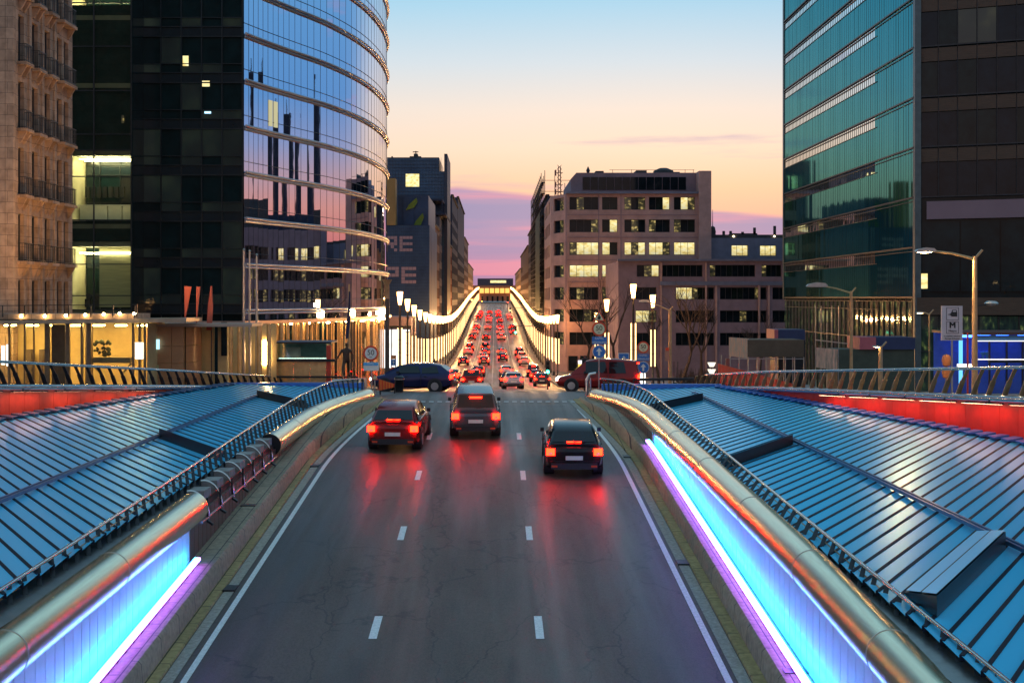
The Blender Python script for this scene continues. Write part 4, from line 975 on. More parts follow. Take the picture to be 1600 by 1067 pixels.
# ---- glazed shop pavilion under a lamp-lined canopy
pv = thing('shop_pavilion', 'low glazed shop pavilion glowing warm yellow under a flat lamp-lined canopy', 'building', (-20, 62, 0))
xa, xb = -26.0, P(229, 0, 62).x; k = 62/F; pz = lambda py: CAMZ-(py-466)*k
mb = MB()
mb.prism([(-27, 60.2, 3.22), (P(294, 0, 62).x, 61.6, 3.36), (P(294, 0, 62).x, 65, 3.36), (-27, 65, 3.22)], (0, 0, .18)); mb.build('canopy', mat('canopy_metal', (.36, .28, .20), .4, .5, .2, 2), pv)
mb = MB(); mb.box(-27, P(214, 0, 62).x, 61.3, 64.4, 3.5, 3.75); mb.build('canopy_upstand', STONE, pv)
mb = MB(); x1 = P(214, 0, 61).x
mb.bar((-27, 61, 4.12), (x1, 61, 4.2), .035)
x = -26.6
while x < x1: mb.bar((x, 61, 3.6), (x, 61, 4.15), .05); x += 1.05
mb.bar((x1, 61, 3.6), (x1, 61, 4.2), .05); mb.build('canopy_rail', DARKMET, pv)
for px, py in ((33, 494), (70, 494), (103, 493), (133, 492), (162, 491), (187, 490), (210, 490)):
    p = P(px, py, 61.15)
    ld = bpy.data.lights.new('globe_glow', 'SPOT'); ld.energy = 700; ld.color = (1, .52, .17); ld.spot_size = R(150); ld.spot_blend = 1; ld.shadow_soft_size = .08
    lo = bpy.data.objects.new('globe_glow', ld); col.objects.link(lo); lo.parent = pv; lo.location = p+Vector((0, .16, .1))-ORG[pv]; lo.rotation_euler = (R(150), 0, 0)
    g = MB(); g.lathe([(.02, -.07), (.06, -.04), (.075, 0), (.06, .04), (.02, .07)], p, 10); g.build('globe_lamp', GLOBE, pv, True)
WARMW = mat('warm_plaster', (.60, .44, .20), .8, 0, .2, .8)
mb = MB(); mb.quad((xa, 65.5, -1), (xb, 65.5, -1), (xb, 65.5, 3.3), (xa, 65.5, 3.3)); mb.quad((xb, 65.5, -1), (xb, 62.1, -1), (xb, 62.1, 3.3), (xb, 65.5, 3.3)); mb.quad((xa, 62, -.05), (xb, 62, -.05), (xb, 65.5, -.05), (xa, 65.5, -.05)); mb.build('inner_walls', WARMW, pv)
mb = MB()
for x in np.arange(-25.4, xb-.5, 1.1): mb.box(x, x+.5, 63.4, 63.7, 3.12, 3.18)
mb.build('ceiling_lamps', CEILW, pv)
mb = MB()
for px, w_ in ((16, .1), (40, .08), (54, .05), (75, .22), (107, .2), (129, .1), (140, .22), (209, .1), (219, .1), (227, .08)): x = P(px, 0, 62).x; mb = MB(); mb.box(x-w_/2, x+w_/2, 61.85, 62.0, -.6, 3.3); mb.build('post', mat('post_bronze', (.16, .12, .08), .4, .6, .2, 2), pv)
mb = MB(); mb.box(P(85, 0, 63).x, P(106, 0, 63).x, 62.6, 62.8, -.6, 3.2); mb.box(P(30, 0, 64).x, P(38, 0, 64).x, 64.9, 65.2, -.6, 1.9); mb.box(P(51, 0, 64).x, P(57, 0, 64).x, 64.9, 65.2, -.6, 1.9); mb.box(P(130, 0, 64).x, P(140, 0, 64).x, 64.3, 64.6, -.6, 3.2); mb.build('inner_doors', mat('inner_door', (.10, .07, .05), .6, 0, .3, 2), pv)
mb = MB(); mb.box(P(140, 0, 62.6).x, P(206, 0, 62.6).x, 62.4, 62.9, pz(568), pz(559)); mb.bar((P(142, 568, 62.6)), (P(160, 585, 62.6)), .08); mb.bar(P(205, 568, 62.6), P(192, 583, 62.6), .08); mb.build('counter', mat('counter_wood', (.22, .17, .09), .5, 0, .3, 2), pv)
mb = MB(); random.seed(4)
for i in range(26): c = P(random.uniform(147, 172), random.uniform(532, 557), 63.4); r_ = random.uniform(.05, .14); mb.lathe([(.01, -r_), (r_*.8, -r_*.5), (r_, 0), (r_*.7, r_*.6), (.01, r_)], c, 7)
mb.build('plant_display', mat('plant_dark', (.05, .06, .03), .8, 0, .4, 6), pv)
mb = MB(); mb.quad((xa, 61.95, -.6), (xb, 61.95, -.6), (xb, 61.95, 3.3), (xa, 61.95, 3.3)); mb.build('glazing', clearglass('shop_glass', (.95, .9, .75), .06), pv)
mb = MB()
for a, c, d0, d1 in ((2, 8, 540, 570), (10, 16, 538, 572)): A, B = P(a, d1, 61.9), P(c, d0, 61.9); mb = MB(); mb.quad(A, (B.x, A.y, A.z), B, (A.x, A.y, B.z)); mb.build('lit_poster', SIGNLIT, pv)
mb = MB(); A, B = P(211, 561, 61.8), P(224, 535, 61.8); mb.quad(A, (B.x, A.y, A.z), B, (A.x, A.y, B.z)); mb.build('lit_poster', SIGNLIT, pv)
# tan panelled wall and recess to its right
tp = thing('panelled_wall', 'terracotta panelled ground-floor wall between the shop pavilion and the flagpoles', 'wall', (-15, 63.5, 0))
TERRA = mat('terracotta_panel', (.50, .24, .11), .55, 0, .12, .8)
xs = [P(px, 0, 64).x for px in (229, 268, 287)]
mb = MB()
for i in range(2):
    for z0, z1 in ((-1, .45), (.45, 1.25), (1.25, 2.1), (2.1, 3.1)): mb.box(xs[i]+.01, xs[i+1]-.01, 64, 64.2, z0+.01, z1-.01)
mb.build('panels', TERRA, tp)
mb = MB(); x2 = P(345, 0, 67).x
for i in range(2):
    for z0, z1 in ((-1, .4), (.4, 1.25), (1.25, 2.1), (2.1, 3.1)): a = xs[2]+(x2-.9-xs[2])*i/2; c = xs[2]+(x2-.9-xs[2])*(i+1)/2; mb.hexa([(a+.01, 64.4+i, z0+.01), (c-.01, 65.4+i, z0+.01), (c-.01, 65.6+i, z0+.01), (a+.01, 64.6+i, z0+.01), (a+.01, 64.4+i, z1-.01), (c-.01, 65.4+i, z1-.01), (c-.01, 65.6+i, z1-.01), (a+.01, 64.6+i, z1-.01)])
mb.build('return_panels', TERRA, tp)
mb = MB(); mb.box(xs[0], -6.9-5.2, 63.8, 66.9, 3.08, 3.22); mb.build('soffit', mat('soffit_metal', (.45, .30, .22), .5, .2, .1, 1), tp)
mb = MB(); mb.box(xs[0]-.02, x2-.3, 66.8, 66.9, -1, 3.1); mb.build('backing', WARMW, tp)
mb = MB(); mb.box(P(343, 0, 67).x, P(358, 0, 67).x, 66.6, 66.9, -1, 3.1); mb.build('pier', WARMW, tp)
mb = MB(); A = P(350, 556, 66.5); mb.box(A.x-.15, A.x+.15, 66.5, 66.6, A.z, A.z+1.75); mb.build('dark_door', WINDK, tp)
g = MB(); A = P(242, 545, 63.9); g.box(A.x-.05, A.x+.22, 63.8, 63.95, A.z-.02, A.z+.47); g.build('lit_sign', emit('cyan_sign', (.45, .85, 1), 1.6), tp)
g = MB(); A = P(244, 578, 63.95); g.box(A.x-.1, A.x+.12, 63.9, 63.98, A.z, A.z+.25); g.build('notice', mat('notice_paper', (.55, .55, .25), .7), tp)
for px, py in ((374, 510), (357, 509)): g = MB(); A = P(px, py, 66); g.lathe([(.03, 0), (.11, .02), (.11, .06), (.03, .08)], A, 8); g.build('downlight', FLOOD, tp)
mb = MB()
for px, r_ in ((360, .14), (374, .12), (405, .14), (420, .12)): A = P(px, 500, 68.5); mb.tube([(A.x, 68.5, -1), (A.x, 68.5, 3.1)], r_, 12)
mb.build('steel_columns', GOLD, tp, True)
mb = MB(); A, B = P(405, 605, 70), P(432, 505, 70); mb.quad((A.x-1.6, 70, -1), (B.x, 70, -1), (B.x, 70, 3.1), (A.x-1.6, 70, 3.1)); mb.build('rear_glow_wall', WARMW, tp)
mb = MB()
for px in (412, 415): A = P(px, 570, 69.9); mb.quad((A.x-.06, 69.9, A.z), (A.x+.06, 69.9, A.z), (A.x+.06, 69.9, A.z+1.3), (A.x-.06, 69.9, A.z+1.3))
mb.build('strip_lamps', FLOOD, tp)

# ---- glass lift kiosk
ki = thing('lift_kiosk', 'small flat-roofed glass kiosk with teal upper glazing near the junction', 'kiosk', (-10.8, 71, G(71)))
k = 71/F; kz = lambda py: CAMZ-(py-466)*k; xa, xb = P(433, 0, 71).x, P(510, 0, 71).x
mb = MB(); mb.box(xa-.2, xb+.3, 70.8, 73.6, kz(536.5), kz(534)); mb.build('roof_slab', DARKMET, ki)
mb = MB(); mb.box(xa-1.0, xb+.5, 70.85, 71.0, kz(565), kz(561)); mb.box(xa, xb+1.8, 70.7, 70.8, kz(590), kz(587)); mb.build('transom', DARKMET, ki)
mb = MB(); mb.quad((xa, 71, kz(561)), (xb, 71, kz(561)), (xb, 71, kz(537)), (xa, 71, kz(537))); mb.quad((xb, 71, kz(561)), (xb, 73.4, kz(561)), (xb, 73.4, kz(537)), (xb, 71, kz(537))); mb.build('upper_glazing', clearglass('kiosk_glass', (.55, .85, .8), .25), ki)
mb = MB(); mb.quad((xa, 73.4, kz(561)), (xb, 73.4, kz(561)), (xb, 73.4, kz(537)), (xa, 73.4, kz(537))); mb.build('rear_panel', mat('teal_back', (.20, .36, .34), .5, 0, .4, 1), ki)
mb = MB(); mb.box(xa+.2, xa+1.2, 71.6, 71.7, kz(558), kz(543)); mb.build('advert_board', mat('grey_board', (.33, .26, .25), .6), ki)
mb = MB(); mb.box(xa+.05, xb-.05, 71.3, 71.4, kz(561), kz(559.5)); mb.build('light_bar', SIGNLIT, ki)
for i in range(3): mb = MB(); a = xa+(xb-xa)*i/3; c = xa+(xb-xa)*(i+1)/3; mb.box(a+.015, c-.015, 71.0, 71.08, kz(612), kz(565)); mb.build('bronze_panel', GOLD, ki)
mb = MB(); mb.box(xb, xb+.25, 71, 71.2, kz(600), kz(540)); mb.build('red_post', REDP2, ki)

# ---- street canyon behind, left row
BLUEW = mat('blue_mural_panel', (.045, .085, .16), .6, 0, .25, .3, c2=(.025, .05, .11))
LETT = mat('mural_letter', (.36, .24, .27), .7, 0, .1, 1)
k = 200/F; f2x = lambda px: (px-773)*k; f2z = lambda py: CAMZ-(py-466)*k
pe = thing('mural_building', 'dark blue panelled end wall painted with large RE and PE letters', 'building', (-14, 200, G(200)))
shell(pe, BLUEW, f2x(560), f2x(671), 200, 226, G(200)-1, f2z(352))
mb = MB(); mb.box(f2x(619), f2x(668), 203, 226, f2z(352), f2z(303)); mb.box(f2x(628), f2x(645), 202.8, 203, f2z(352), f2z(305)); mb.build('upper_block', mat('blue_upper', (.03, .055, .12), .5, 0, .25, .4), pe)
mb = MB()
for i in range(26): x = f2x(596)+i*.31; mb.box(x-.012, x+.012, 199.96, 200, G(200), f2z(352))
for j in range(50): z = f2z(352)-j*.5; mb.box(f2x(596), f2x(671), 199.965, 200, z-.012, z+.012)
mb.build('panel_joints', mat('joint_dark', (.015, .02, .035), .6), pe)
def blocks(word, px0, px1, py0, py1):
    glyph = {'R': ['1111', '1001', '1111', '1010', '1001'], 'E': ['1111', '1000', '1111', '1000', '1111'], 'P': ['1111', '1001', '1111', '1000', '1000']}
    n = len(word); wl = (px1-px0)/n
    for i, ch in enumerate(word):
        g = MB(); cw_ = wl*.86/4; hh = (py1-py0)/5
        for r_, row in enumerate(glyph[ch]):
            for c_, v in enumerate(row):
                if v == '1':
                    xx = px0+i*wl+c_*cw_; g.box(f2x(xx)+.03, f2x(xx+cw_)-.02, 199.93, 199.985, f2z(py0+(r_+1)*hh)+.02, f2z(py0+r_*hh)-.02)
        g.build('mural_letter', LETT, pe)
blocks('RE', 600, 648, 369, 393); blocks('PE', 600, 654, 417, 443)
LEAF = mat('mural_leaf', (.16, .20, .02), .7, 0, .2, 1)
for pts in ([(632, 327), (637, 318), (649, 307), (651, 314), (645, 323)], [(640, 360), (648, 344), (659, 331), (661, 338), (653, 358)]):
    mb = MB(); mb.prism([(f2x(a), 202.7 if pts[0][1] < 340 else 202.6, f2z(c)) for a, c in pts], (0, -.08, 0)); mb.build('mural_leaf', LEAF, pe)
mb = MB(); mb.box(f2x(585), f2x(618), 199.8, 203, f2z(352), f2z(279)); mb.build('ochre_block', mat('ochre_render', (.34, .20, .07), .8, 0, .15, .5), pe)
shop = thing('lit_shop', 'bright white shop front at the foot of the blue mural wall', 'building', (-14, 150, G(150)))
k = 150/F; sx_ = lambda px: (px-773)*k; sz_ = lambda py: CAMZ-(py-466)*k
mb = MB(); mb.box(sx_(580), sx_(642), 150.3, 160, G(150)-.5, sz_(495)); mb.build('wall', PINKD, shop)
mb = MB(); mb.quad((sx_(597), 150.2, sz_(575)), (sx_(641), 150.2, sz_(575)), (sx_(641), 150.2, sz_(515)), (sx_(597), 150.2, sz_(515))); mb.build('shop_window', LIT_SHOP, shop)
mb = MB()
for px in (597, 612, 627, 641): mb.box(sx_(px)-.06, sx_(px)+.06, 150.0, 150.2, G(150), sz_(512))
mb.box(sx_(595), sx_(643), 149.6, 150.3, sz_(512), sz_(509)); mb.build('shop_frame', DARKMET, shop)
t2 = thing('distant_tower', 'dark blue glass high-rise with one lit stairwell and a slim chimney slab', 'building', (-16, 262, G(262)))
k = 262/F; tx = lambda px: (px-773)*k; tz = lambda py: CAMZ-(py-466)*k
BGL = mat('blue_high_glass', (.05, .10, .17), .25, .1, .3, .25, c2=(.03, .06, .11))
mb = MB(); mb.box(tx(604), tx(694), 262, 285, -8, tz(268)); mb.box(tx(604.5), tx(686), 262.5, 284, tz(268), tz(246)); mb.build('body', BGL, t2)
mb = MB(); mb.box(tx(694.2), tx(699), 261.5, 280, -8, tz(241)); mb.build('chimney_slab', mat('slab_dark', (.03, .035, .06), .6), t2)
mb = MB()
for i in range(19): x = tx(604)+i*.62; mb.box(x-.02, x+.02, 261.94, 262, 8, tz(268)); mb.box(x-.02, x+.02, 262.44, 262.5, tz(268), tz(246))
for j in range(14): z = tz(246)-j*.7; mb.box(tx(604), tx(686) if z > tz(268) else tz(466)+tx(694)-CAMZ, 262.42 if z > tz(268) else 261.93, 262.5 if z > tz(268) else 262, z-.02, z+.02)
mb.build('glazing_grid', mat('grid_dark', (.02, .03, .05), .5), t2)
mb = MB(); mb.quad((tx(634), 261.9, tz(292)), (tx(655), 261.9, tz(292)), (tx(655), 261.9, tz(272)), (tx(634), 261.9, tz(272))); mb.build('lit_stairwell', LIT_Y, t2)
mb = MB(); mb.box(tx(638), tx(656), 266, 272, tz(246), tz(241)); mb.box(tx(644), tx(650), 267, 270, tz(241), tz(236)); mb.bar((tx(647), 268, tz(236)), (tx(647), 268, tz(231)), .2); mb.bar((tx(642), 268, tz(232.5)), (tx(651), 268, tz(232.5)), .18); mb.box(tx(609), tx(611), 266, 267, tz(246), tz(241)); mb.build('roof_plant', ROOFK, t2)

def rowhouse(name, label, side, d0, d1, top, m, xf, fh=3.4, lw=.12, depth=24, wn=None, seed=0, win=True):
    rr = random.Random(seed); z0 = min(G(d0), G(d1))-.6
    b = thing(name, label, 'building', (xf+(-side)*0, d0, G(d0)))
    Wd = d1-d0; O, U = ((xf, d0, 0), (0, 1, 0)) if side < 0 else ((xf, d1, 0), (0, -1, 0))
    n = wn or max(2, int(Wd/4)); cw = Wd/n; hl = []
    z = max(G(d0), G(d1))+4.4
    while z+fh*.75 < top and win:
        for i in range(n): hl.append((i*cw+cw*.2, (i+1)*cw-cw*.2, z, z+fh*.58))
        z += fh
    hl = hl[:96]
    facade(b, m, O, U, Wd, z0, top, hl, .35)
    for h in hl: window(b, O, U, *h, .3, 2, rr.choice(['kk', 'kk', 'kd', 'dk', 'bb', 'bk', 'll']) if rr.random() < lw*3 else 'kb')
    x0, x1 = (xf-depth, xf-.4) if side < 0 else (xf+.4, xf+depth)
    shell(b, m, x0, x1, d0+.02, d1-.02, z0, top-.03)
    mb = MB(); mb.box(xf-.35, xf+.35, d0+.05, d1-.05, top-.02, top+.3); mb.build('cornice', ROOFK, b)
    mb = MB(); xs_ = xf+(.03 if side < 0 else -.03); A = (min(d0+1, d1), d1-1)
    zb = G((d0+d1)/2)
    mb.quad((xs_, A[0], zb+.4), (xs_, A[1], zb+.4), (xs_, A[1], zb+3.2), (xs_, A[0], zb+3.2)); mb.build('shop_window', lit('street_shop', [(.45, (.03, .015, .008)), (.58, (.30, .12, .04)), (.72, (1, .62, .25))], .8, (.25, .25, .7)), b)
    return b
BRN = mat('brown_facade', (.12, .06, .045), .8, 0, .3, .5); REDB = masonry('red_brick_facade', (.22, .06, .045), (.10, .06, .05), .5, .2); DRK = mat('dark_facade', (.030, .036, .062), .75, 0, .3, .4, spec=.15)
OCH = mat('ochre_facade', (.33, .19, .09), .8, 0, .2, .5); GRYF = mat('grey_facade', (.085, .075, .09), .8, 0, .25, .4)
rowhouse('street_building', 'brown fronted building just beyond the blue mural wall', -1, 228, 250, 17.5, BRN, -10.8, seed=1)
bb = rowhouse('street_building', 'glassy grey building with projecting roof terrace, second beyond the mural', -1, 251, 283, 20.5, GRYF, -10.8, seed=2)
mb = MB(); mb.box(-15, -9.6, 250.5, 283, 20.8, 21.2); mb.box(-14.5, -10.2, 251, 283, 23.6, 23.9)
for d in (251, 259, 267, 275, 283): mb.box(-10.4, -10.2, d-.1, d+.1, 21.2, 23.6)
mb.build('roof_terrace', DRK, bb)
rowhouse('street_building', 'red brick street building with bright sign, left side before the tall dark block', -1, 284, 322, 17, REDB, -10.8, seed=3)
rowhouse('street_building', 'tall dark block topping the left side of the street', -1, 324, 372, 30.5, DRK, -10.8, seed=4, depth=30)
rowhouse('street_building', 'second tall dark block stepping down the left side of the street', -1, 374, 452, 34, DRK, -10.8, seed=5, depth=30)
rowhouse('street_building', 'slim brown building on the left beyond the dark blocks', -1, 454, 520, 26, BRN, -10.8, seed=6)
rowhouse('street_building', 'ochre lit building at the far left end of the street', -1, 522, 640, 18.5, OCH, -10.8, seed=7)
rowhouse('street_building', 'low brown building right of the street beyond the corner block', 1, 217, 252, 13, BRN, 10.4, seed=8)
sc_b = rowhouse('street_building', 'dark building wrapped in scaffolding on the right of the street', 1, 256, 330, 25, DRK, 10.6, seed=9)
rowhouse('street_building', 'grey building beyond the scaffolding on the right side', 1, 332, 402, 24, GRYF, 10.6, seed=10)
rowhouse('street_building', 'brown building far along the right side of the street', 1, 404, 520, 21, BRN, 10.6, seed=11)
rowhouse('street_building', 'ochre lit building at the far right end of the street', 1, 522, 660, 16.5, OCH, 10.6, seed=12)
sf = thing('scaffolding', 'grey scaffold frame rising above the dark building on the right', 'scaffold', (10, 256, G(256)))
mb = MB()
for d in range(256, 331, 6):
    mb.bar((10.0, d, G(d)), (10.0, d, 29.5), .12); mb.bar((9.3, d, G(d)), (9.3, d, 29.5), .12)
for z in np.arange(-2, 30, 2.2):
    mb.bar((9.3, 256, z), (9.3, 330, z), .09); mb.box(9.3, 10.0, 256, 330, z-1.1, z-1.05)
for x in np.arange(10, 18.1, 2): mb.bar((x, 255.6, 16), (x, 255.6, 30 if x < 14 else 27.5), .12); mb.bar((x, 330, 24), (x, 330, 30), .12)
for z in np.arange(17, 30, 2.2): mb.bar((9.3, 255.6, z), (18, 255.6, z), .09)
mb.build('scaffold_poles', DARKMET, sf)
mb = MB(); mb.quad((9.2, 262, 2), (9.2, 290, 2), (9.2, 290, 22), (9.2, 262, 22)); mb.build('green_netting', mat('netting', (.05, .08, .06), .9, 0, .4, .4), sf)
am = thing('radio_mast', 'red and white lattice radio mast behind the corner block roof', 'mast', (P(874, 320, 215).x, 215, 10))
mb = MB(); A = P(874, 330, 215); B = P(874, 261, 215)
for sx_2 in (-.35, .35):
    for sy_ in (-.35, .35): mb.bar((A.x+sx_2, 215+sy_, A.z-10), (A.x+sx_2*.5, 215+sy_*.5, B.z), .12)
for z in np.arange(A.z, B.z, .7): mb.bar((A.x-.35, 214.7, z), (A.x+.35, 214.7, z+.7), .08); mb.bar((A.x+.35, 214.7, z), (A.x-.35, 214.7, z+.7), .08)
for z in (B.z-1, B.z-3, B.z-4.2): mb.bar((A.x-.6, 215, z), (A.x+.6, 215, z), .1); mb.box(A.x-.75, A.x-.5, 214.9, 215.1, z-.5, z+.5)
mb.build('lattice', mat('mast_red', (.28, .12, .10), .6), am)
ed = thing('end_building', 'wide palace-like building with a yellow lit band closing the far end of the street', 'building', (0, 672, 5))
k = 672/F; ex = lambda px: (px-773)*k; ez = lambda py: CAMZ-(py-466)*k
shell(ed, mat('end_facade', (.46, .17, .09), .7, 0, .2, .3), ex(735), ex(812), 672, 690, 3, ez(446)); shell(ed, mat('end_roof', (.10, .07, .10), .8), ex(746), ex(802), 676, 690, ez(446), ez(435), 'roof')
for i in range(6): mb = MB(); mb.box(ex(749.5+i*8), ex(756+i*8), 671.4, 672, ez(458), ez(450.5)); mb.build('lit_window', emit('yellow_band_light', (1, .55, .13), 1.5), ed)
for px in (738, 744, 803, 808): mb = MB(); mb.lathe([(.1, 0), (.5, .3), (.1, .8)], (ex(px), 670, ez(470)), 8); mb.build('added_facade_lamp', emit('added_facade_light', (1, .42, .1), 60), ed)  # orange lamps added to brighten the end facade
mb = MB(); mb.quad((ex(766), 675.9, ez(442)), (ex(791), 675.9, ez(442)), (ex(791), 675.9, ez(438)), (ex(766), 675.9, ez(438))); mb.build('lit_attic', LIT_Y, ed)
for i in range(6): mb = MB(); mb.box(ex(752+i*8), ex(755+i*8), 671.8, 672, ez(471), ez(463)); mb.build('window', WINDK, ed)
# unseen blocks and slim shafts added right of frame for the curved glass to reflect
for x_, y_, w_, h_, lab in ((100.3, 198.2, 1.7, 41, 'slim dark shaft standing in for a reflected tower, out of view'), (99.5, 208.5, 1.9, 50, 'taller slim dark shaft standing in for a second reflected tower, out of view')):
    hr = thing('chimney', lab, 'chimney', (x_, y_, G(y_))); mb = MB(); mb.lathe([(w_/2*1.15, 0), (w_/2, 20), (w_/2*.92, h_-G(y_)-1), (w_/2*1.1, h_-G(y_)-.8), (w_/2*1.1, h_-G(y_))], (x_, y_, G(y_)), 12); mb.build('shaft', DRK, hr, True)  # stands in for a thin tower mirrored in the curved glass
    mb = MB(); mb.lathe([(.1, 0), (.06, 3)], (x_, y_, h_), 6); mb.build('rod', ROOFK, hr)
for x0, x1, y0, tp_, lab, sd_ in ((49, 74, 168, 15.5, 'mauve office block added behind the teal tower, seen only in reflection', 31), (76, 112, 166, 19, 'taller dark office block added far behind the teal tower, seen only in reflection', 32)):
    hb = thing('added_office_block', lab, 'building', (x0, y0, G(y0))); rr_ = random.Random(sd_); hl = []
    for j in range(6):
        z = G(y0)+3+j*3.4
        if z+2.2 > tp_: break
        for i in range(int((x1-x0)/4.2)): hl.append((1+i*4.2, 4.2+i*4.2, z, z+2.0))
    facade(hb, PINKD if sd_ == 31 else DRK, (x0, y0, 0), (1, 0, 0), x1-x0, G(y0)-1, tp_, hl, .3)
    for h in hl: window(hb, (x0, y0, 0), (1, 0, 0), *h, .26, 3, rr_.choice(['kkk', 'kdk', 'kkb', 'kkk', 'lll', 'dkk']))
    shell(hb, PINKD if sd_ == 31 else DRK, x0+.02, x1-.02, y0+.34, y0+18, G(y0)-1, tp_-.02)
    mb = MB(); mb.box(x0+4, x0+10, y0+4, y0+9, tp_, tp_+3); mb.box(x0+12, x0+14, y0+4, y0+6, tp_, tp_+5); mb.build('roof_plant', ROOFK, hb)

# ------------------------------------------------------------------ street lamps
POLE = mat('lamp_pole', (.10, .085, .075), .4, .7, .25, 4)
def make_lamp():
    r = thing('street_lamp', 'lit street lamp', 'street lamp')
    mb = MB(); mb.lathe([(.15, 0), (.15, .5), (.085, .6), (.075, 6.9), (.11, 6.95), (.11, 7.05)], n=10); mb.build('pole', POLE, r, True)
    mb = MB(); mb.lathe([(.12, 7.05), (.17, 7.45), (.24, 8.1), (.23, 8.14)], n=10); mb.build('lantern', LAMP, r, True)
    mb = MB(); mb.lathe([(.30, 8.12), (.30, 8.18), (.05, 8.24)], n=10)
    for q in range(4): a = q*math.pi/2+.4; mb.bar((.13*math.cos(a), .13*math.sin(a), 7.05), (.30*math.cos(a), .30*math.sin(a), 8.15), .022)
    mb.build('lantern_cap', POLE, r)
    ld = bpy.data.lights.new('lamp_glow', 'POINT'); ld.energy = 1300; ld.color = (1, .48, .16); ld.shadow_soft_size = .15
    lo = bpy.data.objects.new('lamp_glow', ld); col.objects.link(lo); lo.parent = r; lo.location = (0, -.45, 7.6)
    for s_ in (-.17, .17):
        mb = MB(); mb.tube([(s_, -.10, 1.9), (s_, -.10, 5.1)], .05, 8); o = mb.build('light_tube', LAMPW, r, True)
        mb = MB(); mb.box(s_*.55-.012, s_*.55+.012, -.06, -.03, 1.85, 5.16)
        for z in (1.85, 3.0, 4.05, 5.1): mb.box(min(s_, 0)-.05, max(s_, 0)+.05, -.13, .02, z, z+.06)
        mb.build('tube_bracket', POLE, o)
    return r
lamp0 = make_lamp(); first = [True]
def place_lamp(x, d, label, group):
    if first[0]:
        first[0] = False; o = lamp0; o.location = (x, d, G(d)+.1); o['label'] = label; o['group'] = group
    else: o = dup(lamp0, (x, d, G(d)+.1), 0, label, group)
    return o
lampL = [108, 117.5, 127, 137]
names = ['tallest looking street lamp, first of the left row above the white shop', 'second lit street lamp of the left row beside the white shop', 'third lit street lamp of the left row', 'fourth lit street lamp of the left row, before they crowd together']
for d, nm in zip(lampL, names): place_lamp(-8.0, d, nm, 'street lamps lining the left pavement')
d = 148.0
while d < 640:
    place_lamp(-8.0, d, 'lit street lamp in the receding chain of lamps along the left pavement', 'street lamps lining the left pavement'); d += 10 if d < 330 else 13
nmR = ['first lit street lamp of the right row at the corner of the pinkish block', 'second lit street lamp of the right row at the corner of the pinkish block']
for d, nm in zip((163, 173), nmR): place_lamp(8.0, d, nm, 'street lamps lining the right pavement')
d = 183.0
while d < 640:
    place_lamp(8.0, d, 'lit street lamp in the receding chain of lamps along the right pavement', 'street lamps lining the right pavement'); d += 10 if d < 330 else 13
for px, d, nm in ((989.5, 100, 'tallest lit street lamp among bare trees before the mauve wing'), (1020, 112, 'lit street lamp just right of the tallest one before the mauve wing'), (948, 118, 'lit street lamp rising behind the stacked speed and arrow signs'), (932, 150, 'partly hidden lit street lamp behind the warning triangle')):
    place_lamp(P(px, 0, d).x, d, nm, 'street lamps on the right corner')

def armlamp(px, pyh, d, base, apx, apy, label, lit_, r0=.09, headw=.75, power=0):
    A = P(px, pyh, d); r = thing('arm_lamp', label, 'street lamp', (A.x, d, base))
    mb = MB(); mb.tube([(A.x, d, base), (A.x, d, A.z)], [r0*1.15, r0*.8], 12); mb.build('pole', BRONZE, r, True)
    B = P(apx, apy, d); mb = MB(); mb.tube([A+Vector((0, 0, -.12)), A.lerp(B, .5)+Vector((0, 0, .0)), B], [.06, .045, .04], 8); sg = 1 if A.x > B.x else -1
    mb.bar(A+Vector((0, 0, -.1)), A+Vector((.28*sg, 0, .22)), .07); mb.build('arm', BRONZE, r, True)
    s_ = -sg; mb = MB(); w_ = headw
    pts = [(.0, 0), (.12, .10), (.5, .13), (.9, .06), (1.0, -.02), (.9, -.05), (.1, -.05)]
    mb.prism([(B.x+s_*a*w_-s_*.3*w_, d-.16, B.z+c*w_*1.2) for a, c in pts], (0, .32, 0)); o = mb.build('lamp_head', STEEL_D, r)
    if power:
        ld = bpy.data.lights.new('lamp_glow', 'SPOT'); ld.energy = power; ld.color = (1, .60, .24); ld.spot_size = R(165); ld.spot_blend = .6; ld.shadow_soft_size = .15
        lo = bpy.data.objects.new('lamp_glow', ld); col.objects.link(lo); lo.parent = r; lo.location = B+Vector((0, 0, -.25))-ORG[r]; lo.rotation_euler = (R(-18), R(-30), 0)
    mb = MB(); mb.prism([(B.x+s_*a*w_-s_*.3*w_, d-.13, B.z+c*w_) for a, c in ((.2, -.065), (.5, -.12), (.85, -.075))], (0, .26, 0)); mb.build('lens', emit('sodium_light', (1, .68, .28), 60) if lit_ else DARKGL2, o)
armlamp(1330, 455, 78, G(78), 1283, 446.5, 'unlit single-arm lamp post standing in front of the teal tower', False, .10, 1.3)
armlamp(1523, 400, 47, G(47), 1452, 392, 'tall single-arm lamp post with glowing head beside the metro sign', True, .10, .75, 900)
armlamp(1376, 541, 62, G(62), 1372, 541.5, 'short post with a small glowing head, left of the metro sign', True, .11, .35)
armlamp(1452, 489, 85, G(85), 1440, 488.5, 'thin lamp post with glowing head under the timber soffit', True, .05, .5)
armlamp(1046, 483, 105, G(105), 1010, 471, 'slim lamp post with curved unlit head among the bare trees', False, .09, .9)
h = thing('hanging_lamp', 'unlit grey lamp head on a short bracket at right of the tall lamp post', 'street lamp', P(1526, 478, 47)); A = P(1526, 478, 47); B = P(1543, 476, 47)
mb = MB(); mb.bar(A, B, .05); mb.build('bracket', DARKMET, h); mb = MB(); mb.lathe([(.02, -.05), (.22, -.03), (.26, .02), (.18, .10), (.03, .13)], P(1549, 475, 47), 12); mb.build('lamp_head', STEEL_D, h, True)
